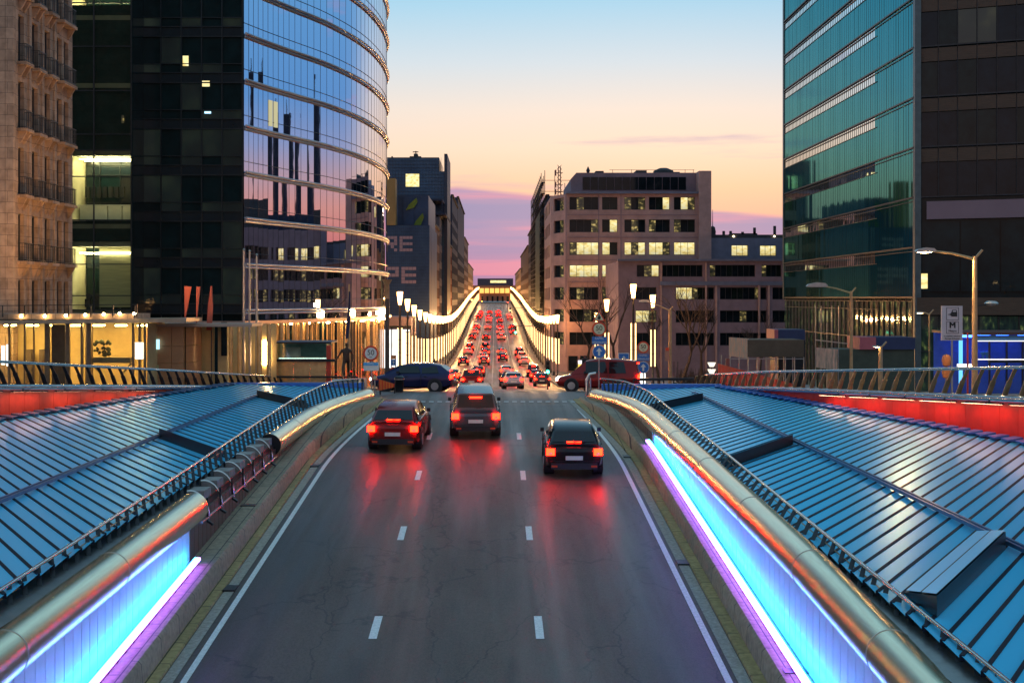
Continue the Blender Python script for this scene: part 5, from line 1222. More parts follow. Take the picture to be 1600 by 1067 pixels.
cap = thing('column_lamp', 'tall dark column with flared bronze capital at the corner of the curved tower', 'lamp column', (P(605, 0, 74).x, 74, G(74)))
x = P(605, 0, 74).x; z = P(605, 437, 74).z; mb = MB(); mb.lathe([(.13, 0), (.12, z-G(74)-1.1)], (x, 74, G(74)), 12); mb.build('shaft', POLE, cap, True)
mb = MB(); mb.lathe([(.13, -1.1), (.12, -.3), (.26, -.06), (.28, 0)], (x, 74, z), 14); mb.build('capital', BRONZE, cap, True)
sl = thing('garden_lamp', 'small white twin-shade lamp at the end of the right plaza railing', 'lamp', P(1112, 600, 66))
for py in (570, 580.5): mb = MB(); c = P(1112, py, 66); mb.lathe([(.09, -.10), (.11, -.10), (.22, .12), (.20, .12)], c, 8); mb.build('shade', emit('garden_light', (1, .9, .7), 1.5), sl)
mb = MB(); c = P(1112, 584, 66); mb.tube([(c.x, 66, G(66)), (c.x, 66, c.z+.5)], .03, 6); mb.build('post', DARKMET, sl)

# ------------------------------------------------------------------ traffic signals
def signal(px, py, d, label, state, hang=False, xp=None):
    c = P(px, py, d); x = c.x if xp is None else xp; r = thing('traffic_light', label, 'traffic light', (x, d, G(d)))
    mb = MB(); mb.tube([(x, d+.12, G(d)), (x, d+.12, c.z+1.0)], .06, 8)
    if xp is not None: mb.tube([(x, d+.12, c.z+.9), (c.x, d+.12, c.z+.9)], .05, 8)
    mb.build('pole', POLE, r)
    mb = MB(); mb.box(c.x-.17, c.x+.17, d-.02, d+.12, c.z-.25, c.z+.85); mb.build('housing', DARKMET, r)
    for i, (nm, mlit) in enumerate((('green', GREEN_L), ('amber', AMBER), ('red', RED_L))):
        mb = MB(); zc_ = c.z-.04+i*.33
        mb.tube([(c.x, d-.05, zc_), (c.x, d-.02, zc_)], .125, 14); mb.build('lens', mlit if nm == state else mat('dead_lens', (.02, .02, .02), .2), r)
signal(679, 580, 104, 'green traffic light on the left pavement', 'green')
signal(856, 580, 104, 'green traffic light at the right pavement edge', 'green')
signal(805.5, 519, 190, 'bright green traffic light hung on an arm over the street', 'green', True, 7.6)
signal(797, 487, 290, 'amber traffic light far up the right side of the street', 'amber', True, 7.4)
signal(753, 472, 520, 'amber signal at the top left of the street', 'amber')
signal(793, 475, 480, 'red signal at the top right of the street', 'red')
signal(914, 584, 70, 'amber flashing signal beside the lit billboard', 'amber')

# ------------------------------------------------------------------ road signs
SRED = mat('sign_red', (.75, .07, .02), .4, 0, .08); SWHITE = mat('sign_white', (.80, .76, .68), .4, 0, .05); SBLUE = mat('sign_blue', (.03, .17, .48), .4, 0, .08); SBLACK = mat('sign_black', (.015, .015, .015), .5); SYEL = mat('sign_cream', (.80, .68, .40), .4, 0, .05)
ORNG = mat('sign_orange', (.80, .22, .04), .4)
def disc(par, c, r_, m, y, nm, n=24):
    mb = MB(); mb.tube([(c.x, c.y-y, c.z), (c.x, c.y-y+.012, c.z)], r_, n); return mb.build(nm, m, par)
def speed(par, px, py, d, dia, m=None):
    c = P(px, py, d); r_ = dia*d/F/2; o = disc(par, c, r_, SRED, .03, 'speed_disc', 28)
    disc(o, c, r_*.76, m or SWHITE, .045, 'disc_face', 28); text('50', r_*.95, SBLACK, o, (c.x, c.y-.052, c.z+r_*.08)); text('km', r_*.28, SBLACK, o, (c.x, c.y-.052, c.z-r_*.48))
def arrowmesh(par, c, r_, y, nm='arrow'):
    mb = MB(); a = [(-.16, -.6), (.16, -.6), (.16, .05), (.48, .05), (0, .62), (-.48, .05), (-.16, .05)]
    mb.prism([(c.x+u*r_, c.y-y, c.z+v*r_) for u, v in a], (0, .008, 0)); mb.build(nm, SWHITE, par)
def arrow(par, px, py, d, dia):
    c = P(px, py, d); r_ = dia*d/F/2; o = disc(par, c, r_, SWHITE, .03, 'arrow_disc', 28); disc(o, c, r_*.92, SBLUE, .042, 'disc_face', 28); arrowmesh(o, c, r_, .052)
def plate(par, x0, x1, y0, y1, d, m, lines=(), y=.03, nm='plate', tm=None):
    A, B = P(x0, y1, d), P(x1, y0, d); mb = MB(); mb.box(A.x, B.x, d-y, d-y+.012, A.z, B.z); o = mb.build(nm, m, par)
    for i, t in enumerate(lines): text(t, (B.z-A.z)/max(len(lines), 1)*.72, tm or SWHITE, o, ((A.x+B.x)/2, d-y-.006, B.z-(i+.5)*(B.z-A.z)/len(lines)))
    return o
def pole(par, px, ytop, d, m=None, r_=.035):
    c = P(px, ytop, d); mb = MB(); mb.tube([(c.x, d+.05, G(d)-.1), (c.x, d+.05, c.z)], r_, 8); mb.build('post', m or STEEL_D, par)
s1 = thing('road_sign', 'round 50 speed sign over a white and blue plate beside the curved tower', 'road sign', (P(580, 0, 58.5).x, 58.5, 0))
speed(s1, 579.5, 552, 58.5, 24); o = plate(s1, 568, 592, 566, 579, 58.5, SWHITE); plate(s1, 568, 591, 566.5, 571, 58.5, mat('sign_sky_blue', (.10, .42, .75), .4), ('RAPPEL',), .04); pole(s1, 580.5, 541, 58.5)
s2 = thing('road_sign', 'stacked signs: red triangle, round 50, blue reminder plate and blue arrow disc', 'road sign', (P(936, 0, 62).x, 62, 0))
c = P(936, 494.5, 62)
for sc_, m_, y_ in ((.36, SRED, .03), (.25, SYEL, .045)): mb = MB(); mb.prism([(c.x+sc_*math.cos(a), 62-y_, c.z-.05+sc_*math.sin(a)) for a in (R(90), R(210), R(330))], (0, .012, 0)); mb.build('warning_triangle', m_, s2)
mb = MB(); mb.prism([(c.x+u, 61.94, c.z+v) for u, v in ((-.06, -.14), (.05, -.14), (.09, -.02), (.03, .02), (.02, .11), (-.03, .11), (-.04, .0), (-.08, -.04))], (0, .008, 0)); mb.build('triangle_symbol', SBLACK, s2)
speed(s2, 936, 514, 62, 22.5, SYEL); plate(s2, 925, 948, 526, 538, 62, SBLUE, ('RAPPEL', 'HERHALING')); arrow(s2, 936, 549.5, 62, 20.5); pole(s2, 936, 486, 62)
s3 = thing('road_sign', 'lower sign stack: cream 50 disc, blue reminder plate and blue arrow disc', 'road sign', (P(1005, 0, 76).x, 76, G(76)))
speed(s3, 1005, 542.5, 76, 18.5, SYEL); plate(s3, 996, 1014.5, 553, 563.5, 76, SBLUE, ('RAPPEL', 'HERHALING')); arrow(s3, 1005, 574, 76, 18.5); pole(s3, 1005.5, 534, 76)
s4 = thing('road_sign', 'square blue one-way arrow sign over a round no-parking sign', 'road sign', (P(974, 0, 82).x, 82, G(82)))
o = plate(s4, 966, 983, 551.5, 568, 82, SWHITE); o2 = plate(s4, 967, 982, 552.5, 567, 82, SBLUE, (), .042); arrowmesh(o2, P(974.5, 560, 82), .28, .052); disc(s4, P(972, 580, 82), .34, SRED, .03, 'no_parking_disc'); disc(s4, P(972, 580, 82), .25, SBLUE, .045, 'disc_face'); plate(s4, 966, 983, 568.5, 573, 82, SYEL); pole(s4, 976, 551, 82, BRONZE)
s5 = thing('road_sign', 'blue arrow sign under an orange plate beside the dark corner column', 'road sign', (P(614, 0, 80).x, 80, G(80)))
plate(s5, 610.5, 619, 555, 561, 80, ORNG, ('<',)); o = plate(s5, 610.5, 619, 561.5, 571, 80, SBLUE); arrowmesh(o, P(614.8, 566, 80), .17, .04); disc(s5, P(614.5, 578, 80), .19, SRED, .03, 'round_disc'); plate(s5, 610.5, 619, 584.5, 595, 80, SBLUE, ('P',)); pole(s5, 618, 555, 80)
s6 = thing('road_sign', 'small warning triangle sign low beside the left tube end', 'road sign', (P(585.5, 0, 59.5).x, 59.5, 0)); c = P(585.5, 590, 59.5)
for sc_, m_, y_ in ((.20, SRED, .03), (.13, SYEL, .045)): mb = MB(); mb.prism([(c.x+sc_*math.cos(a), 59.5-y_, c.z+sc_*math.sin(a)) for a in (R(90), R(210), R(330))], (0, .012, 0)); mb.build('warning_triangle', m_, s6)
pole(s6, 585.5, 590, 59.5)
s7 = thing('road_sign', 'small cream arrow disc low behind the blue roof edge', 'road sign', (P(1055, 0, 66).x, 66, G(66)))
c = P(1055, 602, 66); disc(s7, c, .17, SYEL, .03, 'arrow_disc'); disc(s7, c, .15, SBLACK, .042, 'disc_face'); arrowmesh(s7, c, .15, .052); pole(s7, 1055, 602, 66)
ms = thing('metro_sign', 'pale metro totem board with a car pictogram box and a Metro box', 'sign', (P(1494, 0, 46).x, 46, G(46)))
A, B = P(1471, 532, 46), P(1504, 478, 46)
MBD = mat('totem_board', (.62, .50, .50), .4, 0, .08, 2); mb = MB(); mb.box(A.x, B.x, 46, 46.05, A.z, B.z); mb.build('board', MBD, ms)
def boxline(par, x0, x1, y0, y1, d):
    a, c = P(x0, y1, d), P(x1, y0, d); mb = MB(); w_ = .012
    mb.box(a.x, c.x, d-.012, d-.004, a.z, a.z+w_); mb.box(a.x, c.x, d-.012, d-.004, c.z-w_, c.z); mb.box(a.x, a.x+w_, d-.012, d-.004, a.z+w_, c.z-w_); mb.box(c.x-w_, c.x, d-.012, d-.004, a.z+w_, c.z-w_); mb.build('border', SBLACK, par)
boxline(ms, 1478.5, 1498, 480.5, 500, 46); boxline(ms, 1478.5, 1498, 502.5, 521, 46)
mb = MB(); mb.prism([P(a, c, 45.99) for a, c in ((1480, 491.5), (1485, 490.2), (1487, 487), (1488, 484), (1494.5, 484), (1495.5, 488), (1495.5, 494.5), (1487, 494.5), (1484.5, 492))], (0, -.006, 0)); mb.build('car_pictogram', SBLACK, ms)
mb = MB(); mb.prism([P(a, c, 45.982) for a, c in ((1488.5, 487.4), (1489, 485), (1493.6, 485), (1494, 487.4))], (0, -.006, 0)); mb.build('car_window', MBD, ms)
cm = P(1488.3, 508.5, 45.99); text('M', .30, SBLACK, ms, (cm.x-.01, 45.985, cm.z)); text('M', .30, SBLACK, ms, (cm.x+.01, 45.985, cm.z)); cm = P(1488.3, 517, 45.99); text('Metro', .115, SBLACK, ms, (cm.x, 45.985, cm.z))
cm = P(1488, 525, 45.99); text('In wachten Schuman', .072, SBLACK, ms, (cm.x, 45.985, cm.z)); cm = P(1488, 529, 45.99); text('Europe Schuman', .078, SBLACK, ms, (cm.x, 45.985, cm.z))
for px in (1487.5, 1512): c = P(px, 532, 46.1); mb = MB(); mb.tube([(c.x, 46.1, G(46)), (c.x, 46.1, c.z+.05 if px < 1500 else P(0, 520, 46).z)], .035, 8); mb.build('post', REDP2 if px > 1500 else STEEL_D, ms)
rs = thing('round_sign', 'round orange sign seen edge-on behind the right railing', 'sign', (P(1479, 0, 50).x, 50, G(50)))
for py in (563, 582): c = P(1479, py, 50); mb = MB(); mb.lathe([(.02, -.24), (.14, -.20), (.19, 0), (.14, .20), (.02, .24)], c, 12); mb.build('sign_disc', mat('orange_disc', (.45, .16, .06), .5), rs, True)
pole(rs, 1479, 555, 50)

# ------------------------------------------------------------------ banners, flagpoles, statue, barriers, panels
BANN = mat('red_banner', (.48, .10, .06), .8, 0, .15, 2)
for px, pts, lab in ((289, ((288, 447), (299, 448), (294, 478), (289, 502), (288, 505)), 'leftmost of the three red banner flags, wide at the top'), (307, ((306.5, 448), (313, 448), (310, 476), (307.5, 515), (306, 516)), 'middle one of the three red banner flags, hanging slack'), (330, ((329, 447), (331, 447), (333, 480), (331, 516), (322, 516), (325, 475)), 'rightmost of the three red banner flags, flaring at its foot')):
    A = P(px, 447, 66); f = thing('banner_flag', lab, 'banner flag', (A.x, 66, G(66)), 'red banner flags')
    mb = MB(); mb.tube([(A.x, 66.06, G(66)), (A.x, 66.06, A.z)], .03, 8); mb.build('pole', POLE, f)
    mb = MB(); n = len(pts); base = [P(a, c, 66) for a, c in pts]; mb.prism([p+Vector((0, .05*math.sin(i*2), 0)) for i, p in enumerate(base)], (0, .02, 0)); mb.build('banner', BANN, f)
for px, yt, lab in ((381, 392, 'leftmost tall steel flagpole before the tower corner'), (390, 394, 'middle tall steel flagpole before the tower corner'), (401, 400, 'rightmost tall steel flagpole before the tower corner')):
    A = P(px, yt, 69); f = thing('flagpole', lab, 'flagpole', (A.x, 69, G(69)), 'tall flagpoles'); mb = MB(); mb.tube([(A.x, 69, G(69)), (A.x, 69, A.z)], [.085, .05], 10); mb.build('pole', STEEL_D, f, True); mb = MB(); mb.lathe([(.02, 0), (.08, .06), (.02, .13)], A, 8); mb.build('finial', STEEL_D, f)
fl = thing('flagpole', 'bronze flagpole with a furled dark blue flag beside the statue', 'flagpole', (P(545.5, 0, 67).x, 67, G(67))); A = P(545.5, 444, 67)
mb = MB(); mb.tube([(A.x, 67, G(67)), (A.x, 67, A.z)], .055, 8); mb.build('pole', BRONZE, fl)
mb = MB(); mb.prism([P(a, c, 66.9) for a, c in ((545, 455), (547, 456), (547, 500), (544, 528), (540, 530), (541, 505), (544, 480))], (0, .12, 0)); mb.build('furled_flag', mat('navy_flag', (.015, .02, .06), .8), fl)

def skinned(name, joints, edges, m, parent, loc):
    me = bpy.data.meshes.new(name); me.from_pydata([j[:3] for j in joints], edges, []); o = bpy.data.objects.new(name, me); col.objects.link(o)
    sk = o.modifiers.new('skin', 'SKIN'); ly = me.skin_vertices[0].data
    for i, j in enumerate(joints): ly[i].radius = (j[3], j[3]*(j[4] if len(j) > 4 else 1)); ly[i].use_root = (i == 0)
    sb_ = o.modifiers.new('subdivision', 'SUBSURF'); sb_.levels = 1; sb_.render_levels = 2
    me.materials.append(m); o.parent = parent; o.location = Vector(loc)-ORG[parent]; ORG[o] = ORG[parent]; return o
stt = thing('statue', 'dark bronze statue of a striding figure with one arm reaching out', 'statue', (P(541, 0, 66).x, 66, G(66)))
J = [(0, 0, .95, .15, .8), (0, 0, 1.2, .15, .75), (.01, 0, 1.42, .19, .65), (.02, 0, 1.52, .07), (.02, 0, 1.60, .065), (.02, 0, 1.70, .10, 1.1), (.02, -.01, 1.80, .08),
     (-.20, 0, 1.42, .07), (-.34, -.02, 1.20, .05), (-.50, -.03, .95, .04), (-.55, -.03, .87, .035), (.22, 0, 1.42, .07), (.30, .03, 1.18, .05), (.33, .0, .95, .04), (.34, -.01, .87, .035),
     (-.10, 0, .90, .11), (-.14, -.16, .50, .075), (-.13, -.26, .10, .05), (-.13, -.38, .05, .045), (.10, 0, .90, .11), (.12, .12, .50, .075), (.12, .26, .10, .05), (.12, .14, .05, .045)]
E = [(0, 1), (1, 2), (2, 3), (3, 4), (4, 5), (5, 6), (2, 7), (7, 8), (8, 9), (9, 10), (2, 11), (11, 12), (12, 13), (13, 14), (0, 15), (15, 16), (16, 17), (17, 18), (0, 19), (19, 20), (20, 21), (21, 22)]
so_ = skinned('figure', J, E, mat('statue_bronze', (.06, .04, .028), .4, .7, .3, 5), stt, (P(541, 0, 66).x, 66, G(66)+.62)); so_.scale = (1.05, 1.05, 1.05)
mb = MB(); x = P(541, 0, 66).x; mb.box(x-.7, x+.7, 65.5, 66.5, G(66)-.2, G(66)+.62); mb.build('plinth', CONC, stt)

bar_ = thing('barrier', 'red and white striped warning barrier at the end of the left tube', 'barrier', (P(600, 0, 59.5).x, 59.5, 0))
for i in range(11):
    a, c = 592+i*2.2, 594.2+i*2.2; yb = 610-i*.5; yt_ = 592.5+i*.7
    A, B = P(a, yb, 59.5+i*.1), P(c, yt_, 59.5+i*.1); mb = MB(); mb.box(A.x, B.x-.004, 59.5+i*.1, 59.54+i*.1, A.z, B.z); mb.build('red_slat' if i % 2 == 0 else 'white_slat', SRED if i % 2 == 0 else ORNG, bar_)
for px in (594, 614): A = P(px, 612, 59.8); mb = MB(); mb.box(A.x-.03, A.x+.03, 59.8+(px-594)*.05, 59.86+(px-594)*.05, S(60), A.z+.4); mb.build('foot', DARKMET, bar_)
bn = thing('litter_bin', 'black litter bin standing beyond the striped barrier', 'bin', (P(624, 0, 63).x, 63, S(63))); c = P(624, 622, 63)
mb = MB(); mb.lathe([(.20, 0), (.23, .6), (.25, .62), (.25, .72), (.15, .80)], (c.x, 63, S(63)), 12); mb.build('bin_body', VENT_D, bn, True); mb = MB(); mb.lathe([(.26, .62), (.26, .66)], (c.x, 63, S(63)), 12); mb.build('rim', STEEL_D, bn)
bb_ = thing('billboard', 'lit yellow and white roadside billboard right of the junction', 'billboard', (P(914, 0, 92).x, 92, G(92)))
A, B = P(902, 585, 92), P(928, 562, 92); mb = MB(); mb.box(A.x, B.x, 92, 92.15, A.z, B.z); mb.build('frame', DARKMET, bb_)
mb = MB(); mb.box(A.x+.06, B.x-.06, 91.96, 91.99, A.z+.06, A.z+.75); mb.build('lower_panel', emit('billboard_yellow', (1, .62, .12), 1.6), bb_); mb = MB(); mb.box(A.x+.06, B.x-.06, 91.96, 91.99, A.z+.77, B.z-.05); mb.build('upper_panel', emit('billboard_white', (.9, .88, 1), 2.2), bb_)
mb = MB(); mb.tube([((A.x+B.x)/2, 92.1, G(92)), ((A.x+B.x)/2, 92.1, A.z)], .09, 8); mb.build('post', POLE, bb_)
adp = thing('advert_panel', 'white backlit advert panel at the foot of the cream 50 sign', 'advert panel', (P(999, 0, 79).x, 79, G(79))); A, B = P(989, 615, 79), P(1008.5, 583, 79)
mb = MB(); mb.box(A.x-.05, B.x+.05, 79, 79.2, G(79), B.z+.05); mb.build('case', DARKMET, adp); mb = MB(); mb.box(A.x, B.x, 78.96, 78.99, A.z, B.z); mb.build('lit_face', SIGNLIT, adp)
pp = thing('guard_post', 'tall reflective steel guard post before the end of the right tube', 'post', (P(917, 0, 57).x, 57, 0))
A = P(917, 640, 57); mb = MB(); mb.tube([(A.x, 57, S(57)), (A.x, 57, .9), (A.x+.12, 57, 1.12), (A.x+.4, 57, 1.16)], .07, 10); mb.build('bent_pipe', RAILST, pp, True); mb = MB(); mb.tube([(A.x+.15, 57.1, S(57)), (A.x+.15, 57.1, .95)], .05, 8); mb.build('inner_pipe', RAILST, pp, True)
nt_ = thing('notice_post', 'tall bronze post carrying an orange notice board among the bare trees', 'notice post', (P(1047, 0, 74).x, 74, G(74))); pole(nt_, 1048, 483, 74, BRONZE, .07); plate(nt_, 1039, 1045.5, 543, 564, 74, mat('notice_orange', (.45, .20, .12), .6)); plate(nt_, 1040, 1045, 543, 548, 74, SRED, (), .045)
rl = thing('guard_rail', 'dark guard rail crossing behind the blue edge of the right roof', 'railing', (P(1005, 0, 64).x, 64, G(64)))
A, B = P(990, 593, 64), P(1084, 592, 64); mb = MB(); mb.bar(A, B, .10, .13); mb.build('rail', DARKMET, rl)
for i in range(7): c = A.lerp(B, i/6); mb = MB(); mb.box(c.x-.03, c.x+.03, 64, 64.05, G(64)-.3, c.z); mb.build('upright', DARKMET, rl)
for px, nm in ((1062, 'narrow green gate post among the trees, right of the notice board'),):
    gp = thing('gate_post', nm, 'post', (P(px, 0, 68).x, 68, G(68)))
    for q_ in (1053, 1059): A = P(q_, 565, 68); mb = MB(); mb.box(A.x-.02, A.x+.02, 68, 68.04, G(68), A.z); mb.build('upright', DARKMET, gp)

# ------------------------------------------------------------------ right plaza: hoarding, site cabins, blue entrance
hd = thing('hoarding', 'bright red corrugated hoarding tapering behind the right railing', 'hoarding', (P(1122, 0, 70).x, 70, G(70)))
mb = MB(); n = 46
for i in range(n):
    a, c = 1122+i*2.6, 1122+(i+1)*2.6; d0, d1 = 72-i*.22, 72-(i+1)*.22; yt_ = 568+i*.70
    A, B = P(a, yt_, d0), P(c, 568+(i+1)*.70, d1); off = .06 if i % 2 else 0
    mb.hexa([(A.x, d0+off, G(d0)-.3), (B.x, d1+off, G(d1)-.3), (B.x, d1+off+.04, G(d1)-.3), (A.x, d0+off+.04, G(d0)-.3), (A.x, d0+off, A.z), (B.x, d1+off, B.z), (B.x, d1+off+.04, B.z), (A.x, d0+off+.04, A.z)])
mb.build('corrugated_sheets', mat('hoarding_red', (.72, .03, .015), .45, 0, .12, 1), hd)
mb = MB(); A = P(1137, 560, 72.3); mb.box(A.x-.1, A.x+.1, 72.2, 72.4, G(72), A.z); mb.build('post', mat('hoarding_post', (.25, .07, .05), .6), hd)
TARP = mat('brown_tarp', (.10, .065, .04), .8, 0, .3, .8, .6, 2)
ART = mat('painted_panel', (.45, .22, .14), .6, 0, .5, 2.2, c2=(.12, .30, .30), stretch=(3, 3, .6)); ART2 = mat('pale_painted_panel', (.62, .36, .24), .6, 0, .4, 2.5, c2=(.25, .20, .15), stretch=(3, 3, .5))
ct = thing('wrapped_cabin', 'tarpaulin wrapped cabin on scaffold legs with a painted front panel', 'site cabin', (P(1195, 0, 80).x, 80, G(80)))
A, B = P(1168, 558, 80), P(1256, 531, 80); mb = MB(); mb.box(A.x, B.x, 80, 83, A.z, B.z); mb.build('tarpaulin', TARP, ct)
mb = MB(); q0, q1 = P(1139, 556, 83), P(1168, 560, 80); t0, t1 = P(1139, 527, 83), P(1168, 529, 80); mb.hexa([q0, q1, q1+Vector((.1, .05, 0)), q0+Vector((.1, .05, 0)), t0, t1, t1+Vector((.1, .05, 0)), t0+Vector((.1, .05, 0))]); mb.build('painted_panel', ART, ct)
mb = MB()
for i in range(9):
    x = A.x-1.1+(B.x-A.x+1.1)*i/8
    for y in (80, 83): mb.bar((x, y, G(81)-.3), (x, y, A.z), .05)
for z in (A.z-.1, A.z-.9): mb.bar((A.x-1.1, 80, z), (B.x, 80, z), .05)
mb.build('scaffold_legs', STEEL_D, ct)
c2_ = thing('site_cabin', 'dark blue cabin with a pink end stacked above the wrapped cabin', 'site cabin', (P(1232, 0, 84).x, 84, G(84))); A, B = P(1216, 531, 84), P(1258, 515, 84)
mb = MB(); mb.box(A.x, B.x, 84, 86.5, A.z, B.z); mb.build('cabin_body', mat('navy_cabin', (.02, .03, .09), .6, 0, .2, 1), c2_); mb = MB(); e_ = P(1210, 531, 84); mb.box(e_.x, A.x-.01, 84, 86.4, A.z, B.z); mb.build('pink_end', mat('pink_cabin', (.45, .10, .12), .6), c2_)
mb = MB(); mb.box(A.x, B.x, 84, 86.5, G(84)-.3, A.z-.01); mb.build('lower_block', VENT_D, c2_)
c3_ = thing('art_hoarding', 'slanted painted panel on mesh fencing left of the lamp post', 'hoarding', (P(1292, 0, 74).x, 74, G(74)))
mb = MB(); mb.prism([P(1275, 574, 74), P(1308, 578, 72.5), P(1309, 546, 72.5), P(1275, 543, 74)], (.03, .12, 0)); mb.build('painted_panel', ART2, c3_)
mb = MB()
for px in (1274, 1283, 1292, 1300, 1310): c = P(px, 478, 75); mb.bar((c.x, 75, G(75)), (c.x, 75, c.z if px != 1292 else c.z-1), .03)
A, B = P(1274, 531, 75), P(1325, 537, 75); mb.bar(A, B, .06); mb.build('mesh_poles', STEEL_D, c3_)
c4_ = thing('site_cabin', 'low cabin with pink left end and blue flank beside the teal tower', 'site cabin', (P(1385, 0, 82).x, 82, G(82))); A, B = P(1369, 546, 82), P(1430, 527, 82)
mb = MB(); mb.box(A.x, B.x, 82, 85, A.z, B.z); mb.build('cabin_body', mat('navy_cabin', (.02, .03, .09), .6), c4_); e_ = P(1343, 547, 82); mb = MB(); mb.box(e_.x, A.x-.01, 82, 84.9, A.z, B.z); mb.build('pink_end', mat('pink_cabin', (.45, .10, .12), .6), c4_)
mb = MB(); mb.box(P(1310, 0, 82).x, B.x, 82.2, 85, G(82)-.3, A.z-.01); mb.build('lower_block', mat('cabin_base', (.05, .06, .04), .6, 0, .3, 1), c4_)
be = thing('metro_entrance', 'glass metro entrance pavilion glowing deep blue at the right edge', 'pavilion', (P(1560, 0, 58).x, 58, G(58)))
bz = lambda py: P(0, py, 58).z; bx = lambda px: P(px, 0, 58).x
mb = MB(); mb.box(bx(1503), bx(1720), 57.8, 62, bz(523), bz(519)); mb.build('roof_edge', mat('dark_red_edge', (.12, .05, .04), .5), be)
mb = MB(); mb.box(bx(1526), bx(1720), 58.0, 58.1, bz(532), bz(524)); mb.build('fascia', mat('blue_fascia_glass', (.05, .16, .34), .3), be)
mb = MB(); mb.box(bx(1526), bx(1720), 57.9, 57.97, bz(533.2), bz(532.2)); mb.box(bx(1526), bx(1720), 57.9, 57.97, bz(562), bz(561)); mb.build('light_line', SIGNLIT, be)
mb = MB(); mb.quad((bx(1500), 61.5, G(58)-.5), (bx(1720), 61.5, G(58)-.5), (bx(1720), 61.5, bz(523)), (bx(1500), 61.5, bz(523))); mb.build('rear_wall', mat('blue_back_wall', (.10, .16, .45), .5, 0, .3, .8), be)
mb = MB()
for px in (1530, 1560, 1590, 1625): mb.box(bx(px), bx(px)+.5, 60.2, 60.5, bz(526)-.1, bz(526))
mb.build('blue_lamps', emit('deep_blue_light', (.03, .14, 1), 14), be)
mb = MB(); mb.quad((bx(1526), 58.2, G(58)-.3), (bx(1720), 58.2, G(58)-.3), (bx(1720), 58.2, bz(532)), (bx(1526), 58.2, bz(532))); mb.build('glazing', CLEARB, be)
mb = MB()
for px in (1526, 1548, 1575, 1600, 1630): mb.box(bx(px)-.03, bx(px)+.03, 58.1, 58.2, G(58)-.3, bz(533))
mb.box(bx(1540), bx(1720), 57.6, 57.75, bz(566), bz(562.5)); mb.build('mullions', DARKMET, be)
mb = MB(); mb.box(bx(1503), bx(1508), 58.3, 58.4, bz(600), bz(531)); mb.build('cyan_light_panel', emit('cyan_panel_light', (.15, .55, 1), 1.6), be)
mb = MB(); mb.box(bx(1499), bx(1520), 58.0, 58.3, bz(573), bz(569)); mb.build('counter_light', SIGNLIT, be)
mb = MB()
for px in (1536, 1542): c = P(px, 562, 59.8); mb.lathe([(.03, 0), (.05, .2), (.12, .28), (.13, .36), (.02, .40)], c, 8)
mb.build('fittings', mat('blue_fitting', (.2, .5, .8), .5), be)

# ------------------------------------------------------------------ bare trees
BARK = mat('bark', (.075, .05, .038), .9, 0, .3, 4)
def bare_tree(x, d, h, seed, label):
    rr = random.Random(seed); t = thing('bare_tree', label, 'tree', (x, d, G(d)), 'bare winter trees'); tr, tw_ = MB(), MB()
    def grow(p, dr, ln, r_, lv):
        k = 4 if lv < 2 else 3; pts = [p]; q_ = p; v = dr
        for i in range(k): v = (v+Vector((rr.uniform(-.16, .16), rr.uniform(-.16, .16), rr.uniform(.0, .12)))).normalized(); q_ = q_+v*ln/k; pts.append(q_)
        (tr if lv == 0 else tw_).tube(pts, list(np.linspace(r_, r_*.55, k+1)), 6 if lv < 2 else 4, False)
        if lv >= 4: return
        for i in range(3 if lv < 1 else rr.choice([3, 4])):
            a = rr.uniform(0, 6.28); s_ = rr.uniform(.45, .85); nd = (v+Vector((math.cos(a)*s_, math.sin(a)*s_, rr.uniform(-.05, .35)))).normalized()
            grow(pts[-1-(i % 2) if lv else -1], nd, ln*rr.uniform(.55, .78), r_*.5, lv+1)
    grow(Vector((x, d, G(d)-.1)), Vector((0, 0, 1)), h*.36, h*.020, 0)
    tr.build('trunk', BARK, t); tw_.build('crown', BARK, t)
for i, (px, d, h_, lab) in enumerate(((908, 140, 12, 'bare tree spreading before the corner of the pinkish block'), (962, 146, 12.5, 'bare tree between the stacked signs and the tallest lamp'), (1064, 120, 10.5, 'bare tree with thick limbs right of the notice post'), (1095, 128, 10, 'bare tree before the dark lower windows of the mauve wing'), (1185, 138, 8.5, 'bare tree above the wrapped cabin'), (1030, 135, 10, 'bare tree behind the two tallest lamps'))):
    bare_tree(P(px, 0, d).x, d, h_, 20+i, lab)
hg = thing('low_hedge', 'low dark hedge of twigs along the foot of the mauve wing', 'hedge', (P(1120, 0, 132).x, 132, G(132))); mb = MB(); rr = random.Random(9)
for i in range(420): x = rr.uniform(P(1060, 0, 132).x, P(1150, 0, 132).x); y = rr.uniform(131, 134); z = G(132); mb.bar((x, y, z), (x+rr.uniform(-.4, .4), y+rr.uniform(-.4, .4), z+rr.uniform(.8, 2.0)), .03)
mb.build('twigs', BARK, hg)

